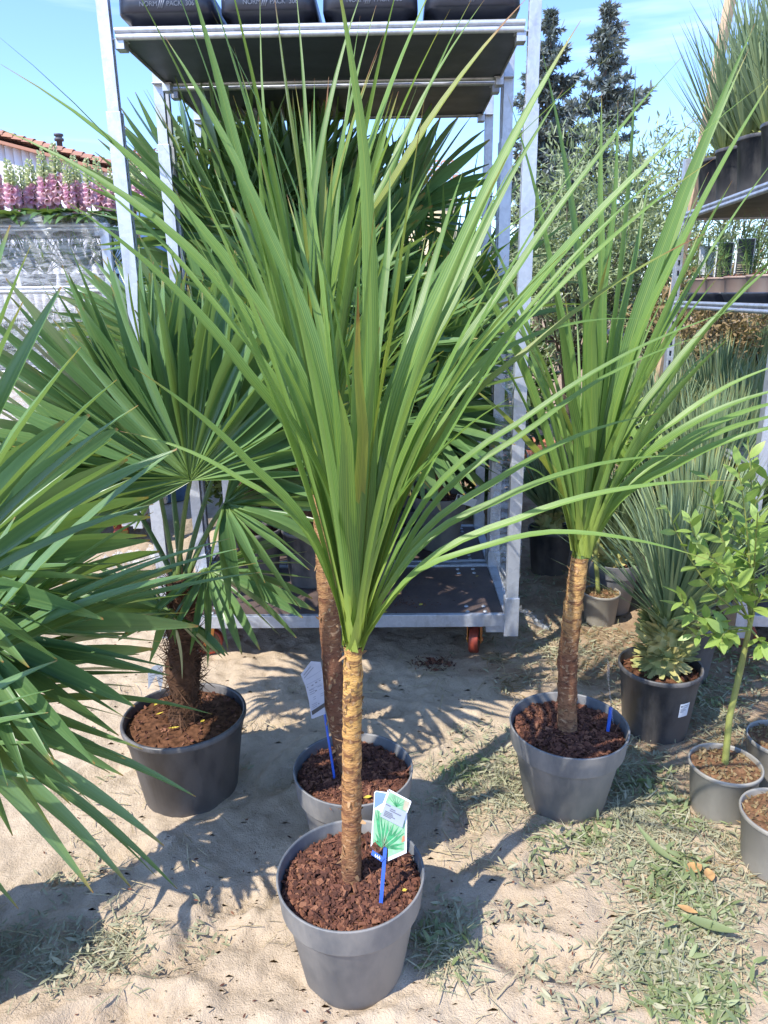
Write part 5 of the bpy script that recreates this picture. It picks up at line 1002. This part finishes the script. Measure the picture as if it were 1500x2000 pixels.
cardm = card_poly([L2(*q) for q in [(478, 1250), (790, 1150), (815, 800), (840, 420), (820, 330), (560, 215), (335, 168), (302, 195), (290, 340), (245, 680), (205, 1010)]][::-1], Rc, o, 'white_plastic', 'card', t)
card_poly([L2(*q) for q in [(815, 560), (820, 380), (560, 235), (340, 182), (312, 205), (300, 345), (290, 430)]][::-1], Rc, o, 'label_sky', 'print_sky', cardm, 0.0003, -0.0014)
card_poly([L2(*q) for q in [(478, 1190), (755, 1105), (785, 780), (790, 600), (300, 450), (262, 690), (240, 960)]][::-1], Rc, o, 'label_mint', 'print_ground', cardm, 0.0003, -0.0015)
rg = np.random.default_rng(15)
def blade(x0, y0, x1, y1, w, off=-0.0020, mat='label_green'):
    a, b = A([x0, y0], float), A([x1, y1], float); d = (b - a) / np.linalg.norm(b - a); p = A([-d[1], d[0]]); m_ = a * .45 + b * .55
    card_poly([L2(*q) for q in [a + p * w * .4, m_ + p * w, b, m_ - p * w, a - p * w * .4]], Rc, o, mat, 'print_leaf', cardm, 0.0003, off)
for x1, y1, w in [(310, 480, 22), (345, 420, 24), (400, 540, 22), (460, 620, 22), (510, 640, 24), (600, 690, 26), (680, 740, 24), (740, 780, 24), (770, 840, 22), (760, 1000, 18), (740, 1085, 18), (290, 800, 20), (265, 900, 16)]:
    blade(390 + 60 * (x1 > 500), 1040, x1, y1, w, -0.0018 - 0.0003 * rg.random())
for x1, y1, w in [(370, 470, 9), (560, 700, 9), (720, 820, 9), (480, 660, 8)]: blade(400, 1030, x1, y1, w, -0.0024, 'label_mint')
card_poly([L2(*q) for q in [(715, 980), (770, 960), (765, 880), (735, 890)]], Rc, o, 'label_orange', 'print_flower', cardm, 0.0003, -0.0024)
sm = card_poly([L2(*q) for q in [(545, 150), (905, 360), (905, 385), (830, 540), (385, 495), (390, 460), (530, 160)]], Rc, o, 'white_plastic', 'small_card', t, 0.001, -0.0030)
card_poly([L2(*q) for q in [(555, 190), (878, 375), (812, 520), (480, 350)]], Rc, o, 'label_mint', 'print', sm, 0.0003, -0.0042)
card_poly([L2(*q) for q in [(800, 335), (878, 380), (820, 515), (760, 470)]], Rc, o, 'label_sand', 'print', sm, 0.0003, -0.0046)
for x1, y1 in [(530, 260), (580, 240), (630, 250), (690, 280), (740, 310), (790, 350), (780, 400)]: 
    a, b = A([655, 420.]), A([x1, y1], float); d = (b - a) / np.linalg.norm(b - a); p = A([-d[1], d[0]]); card_poly([L2(*q) for q in [a + p * 8, b, a - p * 8, a - d * 6]], Rc, o, 'label_green', 'print', sm, 0.0003, -0.0050)
stc = card_poly([L2(*q) for q in [(485, 345), (820, 525), (735, 750), (382, 550)]], Rc, o, 'label_grey', 'sticker', t, 0.0008, -0.0054)
for k, (f0, f1, v_) in enumerate([(.02, .25, .10), (.28, .52, .24), (.28, .82, .36), (.10, .45, .52), (.10, .50, .62), (.10, .62, .72), (.10, .45, .82)]):
    P00, P10, P01 = A([485, 345.]), A([820, 525.]), A([382, 550.]); e_, f_ = P10 - P00, P01 - P00; c0 = P00 + e_ * f0 + f_ * v_; c1_ = P00 + e_ * f1 + f_ * v_; hh = f_ * 0.035
    card_poly([L2(*q) for q in [c0 - hh, c1_ - hh, c1_ + hh, c0 + hh]], Rc, o, 'print_ink', 'print', stc, 0.0002, -0.0064)
bt = card_poly([L2(*q) for q in [(230, 1060), (420, 1200), (375, 1255), (205, 1130)]], Rc, o, 'label_blue', 'blue_tab', t, 0.0008, -0.0005)
for q in range(3): card_poly([L2(*z) for z in [(262 + 32 * q, 1150 + 18 * q), (275 + 32 * q, 1115 + 18 * q), (290 + 32 * q, 1165 + 18 * q), (275 + 32 * q, 1180 + 18 * q)]], Rc, o, 'white_plastic', 'print', bt, 0.0003, -0.0016)
# care tag in the pot behind
YB = float(G_B[1]) + 0.0; o = yp(641, 1420, YB - 0.02); o[2] = zB; t = thing('plant_tag', 'pale grey care tag with dark band on bent blue stake in the rear grey pot', 'tag', o)
obj('stake', MB().tube([o + [0.012, 0, -0.03], o + [0.010, 0, 0.02], yp(634, 1395, YB), yp(628, 1368, YB)], 0.0035, 8, 0.5), 'label_blue', t)
def P3(x, y): q = yp(570 + x / 12.5, 1270 + y / 12.5, YB - 0.012) - o; return (q[0], q[2])
I3 = np.eye(3); cm = card_poly([P3(*q) for q in [(490, 165), (720, 185), (760, 400), (800, 900), (815, 1290), (840, 1440), (500, 1560), (440, 1150), (350, 760), (238, 485)]][::-1], I3, o, 'label_grey', 'card', t, 0.0012, -0.012)
card_poly([P3(*q) for q in [(500, 1370), (815, 1165), (815, 1270), (520, 1470)]][::-1], I3, o, 'label_dark', 'dark_band', cm, 0.0003, -0.0135)
for (x0, y0, x1, y1, w) in [(310, 505, 480, 290, 16), (320, 575, 545, 310, 14), (370, 610, 740, 380, 3), (385, 735, 760, 545, 3), (450, 860, 760, 700, 3), (445, 880, 560, 830, 9), (455, 930, 570, 870, 9), (460, 980, 575, 920, 9), (640, 790, 745, 740, 7), (690, 850, 750, 820, 7), (720, 960, 790, 920, 8), (720, 1010, 790, 970, 8), (540, 1040, 600, 1010, 8), (550, 1090, 605, 1060, 8), (510, 1220, 630, 1160, 8), (520, 1260, 635, 1200, 8), (530, 1300, 635, 1240, 8), (500, 760, 545, 730, 22), (590, 690, 635, 660, 26), (585, 890, 630, 860, 26), (660, 1195, 690, 1175, 20), (680, 640, 720, 615, 14), (395, 800, 420, 785, 14)]:
    a, b = A([x0, y0], float), A([x1, y1], float); d = (b - a) / np.linalg.norm(b - a); p = A([-d[1], d[0]]) * w / 2; card_poly([P3(*q) for q in [a + p, b + p, b - p, a - p]], I3, o, 'print_ink', 'print', cm, 0.0003, -0.0135)
# clear tag seen edge-on in the right pot
YC_ = float(G_C[1]); o = yp(1190, 1418, YC_ - 0.02); o[2] = zC; t = thing('plant_tag', 'clear edge-on tag with bright blue stake in the lone grey pot', 'tag', o)
obj('stake', MB().tube([yp(1187, 1428, YC_ - .02), yp(1190, 1408, YC_ - .02), yp(1193, 1382, YC_ - .02)], 0.005, 8, 0.6), 'label_blue', t)
obj('card', MB().strip(A([yp(1195, 1405, YC_ - .02), yp(1191, 1360, YC_ - .02), yp(1186, 1325, YC_ - .02), yp(1188, 1290, YC_ - .02)]), [0.05] * 4, np.tile(nrm(A([0.16, 1.0, 0])), (4, 1)), np.tile([1.0, 0, 0], (4, 1)), 0.05), 'clear_plastic', t)
# grey tag in the palm pot
YP_ = float(G_P[1]); o = yp(303, 1345, YP_ + 0.06); o[2] = zP; t = thing('plant_tag', 'small dark grey tag with rounded top in the black palm pot', 'tag', o)
def P4(x, y): q = yp(x, y, YP_ + 0.06) - o; return (q[0], q[2])
cm = card_poly([P4(*q) for q in [(290, 1345), (289, 1314), (298, 1302), (309, 1297), (318, 1299), (318, 1330), (314, 1350)]], I3, o, 'label_grey', 'card', t, 0.0012)
for yy in (1313, 1318, 1326, 1331): card_poly([P4(*q) for q in [(293, yy + 1.5), (314, yy - 3), (314, yy - 2), (293, yy + 2.5)]], I3, o, 'print_ink', 'print', cm, 0.0003, -0.0014)
# white tag leaning on the rear grey pot, white tag on dark pot
wt = ORG['nursery_pot'] * 0 + yp(910, 978, T2[1] - 0.17); t = thing('plant_tag', 'white paper tag lying on the rim of the rear grey pot', 'tag', wt)
obj('card', MB().box((0, 0, 0), (0.10, 0.002, 0.042), [[.94, 0, .3], [0, 1, 0], [-.3, 0, .94]]).xf(None, wt), 'white_plastic', t, False); obj('print', MB().box((-0.035, -0.003, 0.012), (0.012, 0.002, 0.035)).xf(None, wt), 'label_dark', t, False)
# ================================================================== LOOSE FILM
def crumple(name, label, P, widths, seed, mat='film_loose', nb=10, h=0.05):
    rg = np.random.default_rng(seed); P = A(P, float); m = len(P); n = 26; s = np.linspace(0, 1, n); C = np.stack([np.interp(s, np.linspace(0, 1, m), P[:, i]) for i in range(3)], -1); W = np.interp(s, np.linspace(0, 1, m), widths); a = np.linspace(0, 1, nb)
    T = nrm(np.gradient(C, axis=0)); S = nrm(np.cross(T, [0.05, 0.1, 1.0])); N = np.cross(S, T); SS, AAq = np.meshgrid(s, a, indexing='ij')
    off = (fbm(SS * 16 + seed, AAq * 7, 4) - 0.45); V = C[:, None] + S[:, None] * ((AAq - 0.5) * W[:, None])[..., None] + N[:, None] * (h * off * 1.6)[..., None] + A([0, 0, 1.0]) * (np.abs(off) * h * 0.8)[..., None]
    i = np.arange(n - 1)[:, None] * nb; j = np.arange(nb - 1)[None]; mb = MB().add(V.reshape(-1, 3), np.stack([i + j, i + j + 1, i + nb + j + 1, i + nb + j], -1)); return tag(obj(name, mb, mat, loc=(C[0][0], C[0][1], C[0][2])), label, 'plastic film')
crumple('crumpled_film', 'heap of crumpled clear film on the sand behind the hairy palm', [gp(200, 1105, .02), gp(260, 1090, .04), gp(340, 1085, .05)], [0.10, 0.22, 0.18], 3, h=0.09, nb=16)
crumple('film_tail', 'twisted tail of clear film lying beside the trolley corner', [gp(1015, 1190, .10), gp(1035, 1205, .03), gp(1058, 1222, .015), gp(1072, 1228, .01)], [0.07, 0.05, 0.035, 0.05], 4, h=0.03)
rp = tl(0.66, 0.0); crumple('hanging_film', 'torn clear film hanging from the right side of the trolley', [rp + A([0.02, 0.20, 1.35]), rp + A([0.05, 0.12, 0.95]), rp + A([0.03, 0.18, 0.65]), rp + A([0.03, 0.0, 0.40]), rp + A([0.025, -0.16, 0.24])], [0.04, 0.13, 0.07, 0.14, 0.06], 5, h=0.05, nb=16)
crumple('film_strand', 'looped strand of film in front of the terracotta pots', [yp(965, 960, 3.4), yp(1010, 945, 3.5), yp(1035, 890, 3.5), yp(1020, 800, 3.45)], [0.07, 0.05, 0.03, 0.05], 6, h=0.03)
# ================================================================== GROUND COVER AND LITTER
POTS = [(G_A, .115), (G_B, .115), (G_C, .125), (G_P, .14), (c1, .105), (c2, .08), (c3, .07)]
def clear(P, m=0.0):
    k = np.ones(len(P), bool)
    for c, r in POTS: k &= np.hypot(P[:, 0] - c[0], P[:, 1] - c[1]) > r + m
    return P[k]
def spread(patches, seed, clumpy=0.5):
    rg = np.random.default_rng(seed); out = []
    for (x, y, rx, ry, n) in patches:
        c = gp(x, y); nc = max(1, n // 14); cc = c[:2] + rg.normal(0, 1, (nc, 2)) * [rx, ry]; q = np.repeat(cc, 14, 0); q = q + rg.normal(0, 0.024, q.shape); out.append(q[:int(n * 0.75)])
    P = np.vstack(out); P = np.column_stack([P, ground_h(P[:, 0], P[:, 1])]); return clear(P)
def flat(P, mat, name, label, l0, l1, asp, seed, rise=0.25, zoff=0.004, bend=0.15, kindp=(0.35, 1, 0.85, 0.05)):
    rg = np.random.default_rng(seed); n = len(P); a = rg.random(n) * 6.283; el = np.abs(rg.normal(0, rise, n)); D = np.stack([np.cos(a) * np.cos(el), np.sin(a) * np.cos(el), np.sin(el)], -1); L_ = l0 + (l1 - l0) * rg.random(n) ** 1.5; W = L_ * asp * (0.6 + 0.8 * rg.random(n))
    mb = MB().leaves(P + [0, 0, zoff] + rg.random((n, 1)) * [0, 0, 0.008], D, [0, 0, 1.0] + rg.normal(0, 0.35, (n, 3)), L_, W, bend * rg.normal(1, 0.6, n), kindp); return tag(obj(name, mb, mat), label, 'ground cover', kind='stuff')
WEED = [(1230, 1480, .10, .10, 420), (1190, 1540, .10, .07, 420), (1270, 1560, .10, .06, 380), (1330, 1380, .12, .12, 420), (1250, 1650, .10, .06, 420), (1200, 1690, .10, .04, 260), (1310, 1720, .11, .05, 480), (1350, 1790, .09, .04, 420), (1290, 1830, .07, .03, 260), (1300, 1880, .08, .03, 420), (1340, 1935, .08, .03, 460), (1400, 1860, .10, .05, 200), (1450, 1700, .10, .05, 160),
        (980, 1480, .10, .10, 420), (930, 1530, .09, .07, 420), (1010, 1560, .07, .06, 240), (880, 1560, .05, .05, 160), (860, 1820, .035, .04, 330), (870, 1880, .03, .03, 120), (1020, 1690, .05, .04, 120), (1000, 1790, .05, .03, 90), (1080, 1900, .06, .03, 120), (120, 1860, .12, .05, 330), (60, 1840, .08, .05, 200), (150, 1910, .06, .02, 90), (230, 1850, .05, .03, 110), (140, 1720, .05, .03, 120), (400, 1820, .04, .03, 60), (1170, 1990, .06, .02, 100),
        (1100, 1240, .15, .12, 420), (1060, 1140, .14, .22, 520), (1180, 1300, .12, .12, 300), (1150, 1260, .18, .2, 340), (1040, 1330, .14, .08, 160), (950, 1300, .10, .06, 60), (1420, 1400, .14, .2, 480), (1480, 1320, .14, .3, 480), (1400, 1260, .2, .3, 360), (1040, 1000, .4, .5, 600), (1000, 930, .8, .5, 900), (1460, 1640, .10, .04, 160), (260, 1560, .1, .1, 60), (480, 1480, .05, .05, 50)]
P = spread(WEED, 500)
flat(P, 'weed_leaf', 'trodden_weeds', 'dusty trodden grey-green weeds flattened on the sand', 0.008, 0.034, 0.22, 501, 0.32)
FRESH = [(1320, 1700, .05, .03, 330), (1350, 1770, .05, .03, 418), (1165, 1625, .03, .03, 154), (1320, 1960, .05, .02, 330), (1360, 1900, .06, .03, 242), (855, 1840, .02, .03, 132), (1330, 1590, .06, .03, 198), (1230, 1520, .06, .05, 264), (1440, 1560, .05, .03, 242), (1080, 1640, .03, .02, 88), (1400, 1985, .05, .02, 154), (900, 1500, .05, .05, 176), (1360, 1350, .08, .08, 286), (1450, 1290, .1, .1, 352), (1000, 950, .5, .4, 924), (1090, 1100, .2, .2, 264)]
flat(spread(FRESH, 510), 'fresh_weed_leaf', 'green_weeds', 'fresh green low weeds among the trodden ground cover', 0.010, 0.042, 0.26, 511, 0.55, bend=0.3)
rg = np.random.default_rng(520)
# grass blades in tussocks
GR = [(1200, 1500, .12, .10, 1008), (1290, 1640, .10, .07, 864), (950, 1530, .10, .08, 960), (1340, 1400, .12, .15, 1008), (1310, 1900, .08, .05, 816), (240, 1830, .04, .03, 216), (100, 1880, .1, .04, 384), (1440, 1450, .12, .15, 720), (1060, 1180, .15, .2, 720), (860, 1850, .03, .05, 384), (980, 940, .6, .4, 1200), (1180, 1620, .12, .06, 600), (1360, 1760, .10, .05, 700), (1010, 1500, .10, .08, 500), (1400, 1560, .12, .08, 500), (1120, 1280, .2, .14, 600)]
flat(spread(GR, 521), 'weed_leaf', 'grass_blades', 'thin dull green grass blades lying among the weeds', 0.018, 0.060, 0.055, 522, 0.35, bend=0.35, kindp=(1, 1, 0.7, 0.1))
ST = [(1250, 1600, .16, .06, 200), (1380, 1640, .16, .05, 220), (1150, 1320, .2, .15, 340), (1060, 1280, .18, .1, 240), (960, 1560, .1, .08, 160), (700, 1350, .3, .15, 160), (480, 1500, .2, .2, 120), (300, 1790, .25, .08, 110), (560, 1870, .2, .06, 50), (1000, 1850, .2, .06, 90), (1400, 1850, .12, .08, 140), (840, 1310, .06, .03, 120), (1420, 1500, .2, .15, 200), (120, 1560, .15, .1, 60), (900, 1690, .05, .05, 60)]
flat(spread(ST, 531), 'straw', 'dry_straw', 'scattered dry straw and stalks on the sandy ground', 0.02, 0.10, 0.028, 532, 0.10, bend=0.12, kindp=(1, 1, 0.9, 0.6))
# small dark crumbs of litter
n = 3600; d = 0.9 + 3.2 * rg.random(n) ** 1.4; x = (rg.random(n) - 0.5) * d * 1.15; P = clear(np.column_stack([x, d, ground_h(x, d)])); keep = rg.random(len(P)) < np.clip(0.12 + 1.1 * (fbm(P[:, 0] * 3, P[:, 1] * 3) - 0.36) + 0.35 * (P[:, 0] > 0.25), 0.05, 1); 
flat(P[keep], 'bark_chip', 'litter_crumbs', 'tiny dark crumbs of bark and leaf litter on the ground', 0.003, 0.013, 0.38, 533, 0.2, zoff=0.002)
flat(spread([(1180, 1290, .2, .2, 420), (1050, 1260, .14, .1, 300), (1030, 1330, .1, .06, 120), (1400, 1700, .12, .06, 160), (1330, 1480, .15, .1, 180), (1450, 1400, .12, .2, 260)], 534), 'dry_leaf', 'brown_litter', 'reddish brown dried needles and leaf litter beside the trolley', 0.012, 0.05, 0.12, 535, 0.12)
flat(spread([(835, 1298, .035, .02, 300)], 536), 'bark_chip', 'spilled_mulch', 'small pile of spilled dark bark mulch in front of the trolley', 0.006, 0.025, 0.4, 537, 0.5, bend=0.2)
# clods and pebbles
n = 1500; d = 0.92 + 2.3 * rg.random(n) ** 1.3; x = (rg.random(n) - 0.5) * d * 1.1; P = clear(np.column_stack([x, d, ground_h(x, d)])); n = len(P); s = 0.0025 + 0.008 * rg.random(n) ** 3; oct_ = A([[1, 0, 0], [0, 1, 0], [-1, 0, 0], [0, -1, 0], [0, 0, 1], [0, 0, -1.]]); mb = MB()
V = P[:, None] + (oct_[None] * (0.7 + 0.6 * rg.random((n, 6, 1)))) * s[:, None, None] * A([1.2, 1.0, 0.7]); q = A([[0, 1, 4, 4], [1, 2, 4, 4], [2, 3, 4, 4], [3, 0, 4, 4]]); q = A([[0, 1, 2, 4], [2, 3, 0, 4]])
mb.add(V.reshape(-1, 3), (np.arange(n)[:, None, None] * 6 + q[None]).reshape(-1, 4)); tag(obj('sand_clods', mb, 'sand'), 'small clods of sand lying on the sandy lane', 'clods', kind='stuff')
# single leaves one can pick out
def lying_leaf(x, y, z, L_, W, az, mat, label, name='fallen_leaf', grp=None, par=None, curl=0.25, c=None):
    p = gp(x, y, z) if c is None else A(c); p = p.copy(); d = A([math.cos(az), math.sin(az), 0.05]); s = np.linspace(0, 1, 8); S = nrm(np.cross(d, [0, 0, 1.0])); N = np.cross(S, nrm(d)); P = p + A([0, 0, 0.004]) + d * (L_ * (s - 0.5))[:, None] + A([0, 0, 1.0]) * (curl * L_ * 4 * (s - 0.5) ** 2 * 0.25)[:, None]
    W_ = W * np.sin(np.pi * (0.04 + 0.93 * s)) ; o_ = obj(name, MB().strip(P, W_, np.tile(S, (8, 1)), np.tile(N, (8, 1)), 0.35), mat, loc=p); return tag(o_, label, 'leaf', grp)
lying_leaf(1355, 1700, 0.012, .05, .034, .4, 'dead_leaf', 'broad tan dead leaf among the weeds below the willow pots')
lying_leaf(1385, 1712, 0.016, .04, .026, 1.4, 'dead_leaf', 'small tan dead leaf beside the broad tan dead leaf')
lying_leaf(1342, 1780, 0.02, .045, .02, -.6, 'dead_leaf', 'orange-tan dead leaf on the fresh green weeds')
lying_leaf(1145, 1328, 0.01, .045, .03, .3, 'dead_leaf', 'yellowish dead leaf between the lone grey pot and stickered pot')
lying_leaf(1282, 1660, 0.02, .15, .022, 2.0, 'fresh_weed_leaf', 'long torn green strap leaf lying over the weeds', curl=.5)
lying_leaf(1385, 1812, 0.02, .12, .030, -.5, 'fresh_weed_leaf', 'wide bruised green strap leaf beside the orange-tan dead leaf', curl=.3)
YL = [(718, 1560, zB + 0.012, .020, .011, .2, 'yellow leaf bit on the mulch of the rear grey pot'), (790, 1742, zA + 0.01, .010, .008, .2, 'tiny yellow leaf bit on the mulch of the tagged pot')]
for (x, y, z, l, w, a, lab) in YL: lying_leaf(x, y, z, l, w, a, 'yellow_leaf', lab)
for (x, y, l, w, a) in [(305, 1378, .016, .009, 1.2), (312, 1396, .022, .007, .6), (340, 1424, .030, .008, .15), (358, 1416, .028, .010, .4), (396, 1411, .015, .009, .9), (382, 1392, .018, .008, 1.9)]: lying_leaf(x, y, zP + 0.012, l, w, a, 'yellow_leaf', 'small fallen yellow leaf on the peat of the black palm pot', grp='yellow leaves on the peat')
for (x, y, l, w, a) in [(778, 1162, .022, .014, .3), (822, 1183, .020, .015, .8), (752, 1198, .020, .010, .1), (932, 1127, .016, .008, .4), (890, 1106, .014, .006, .8)]: lying_leaf(x, y, ZD + 0.002, l, w, a, 'yellow_leaf', 'small yellow fallen leaf on the dark trolley deck', grp='yellow leaves on the deck')
ch = MB(); n = 420; cc = np.vstack([rg.normal(0, 1, (n // 2, 2)) * [.10, .03] + gp(770, 1178, ZD)[:2], rg.normal(0, 1, (n // 2, 2)) * [.22, .05] + gp(640, 1150, ZD)[:2]]); P = np.column_stack([cc, np.full(len(cc), ZD + 0.002)])
loc_ = (P - TC) @ rotz(YAW); P = P[(abs(loc_[:, 0]) < .58) & (abs(loc_[:, 1]) < .25)]; ch.leaves(P, rg.normal(0, 1, (len(P), 3)) * [1, 1, .1], [0, 0, 1.0] + rg.normal(0, .2, (len(P), 3)), 0.004 + .01 * rg.random(len(P)), 0.004, 0.0); tag(obj('deck_crumbs', ch, 'bark_chip'), 'spilled bark crumbs on the dark trolley deck', 'crumbs', kind='stuff')
bcp = gp(462, 1196, ZD); tag(obj('bark_chunk', MB().box((bcp[0], bcp[1], ZD + .010), (.026, .02, .016), rotz(.3)), 'bark_chip', smooth=False, bevel=.003, loc=bcp), 'single brown chunk of bark on the deck front edge', 'bark')
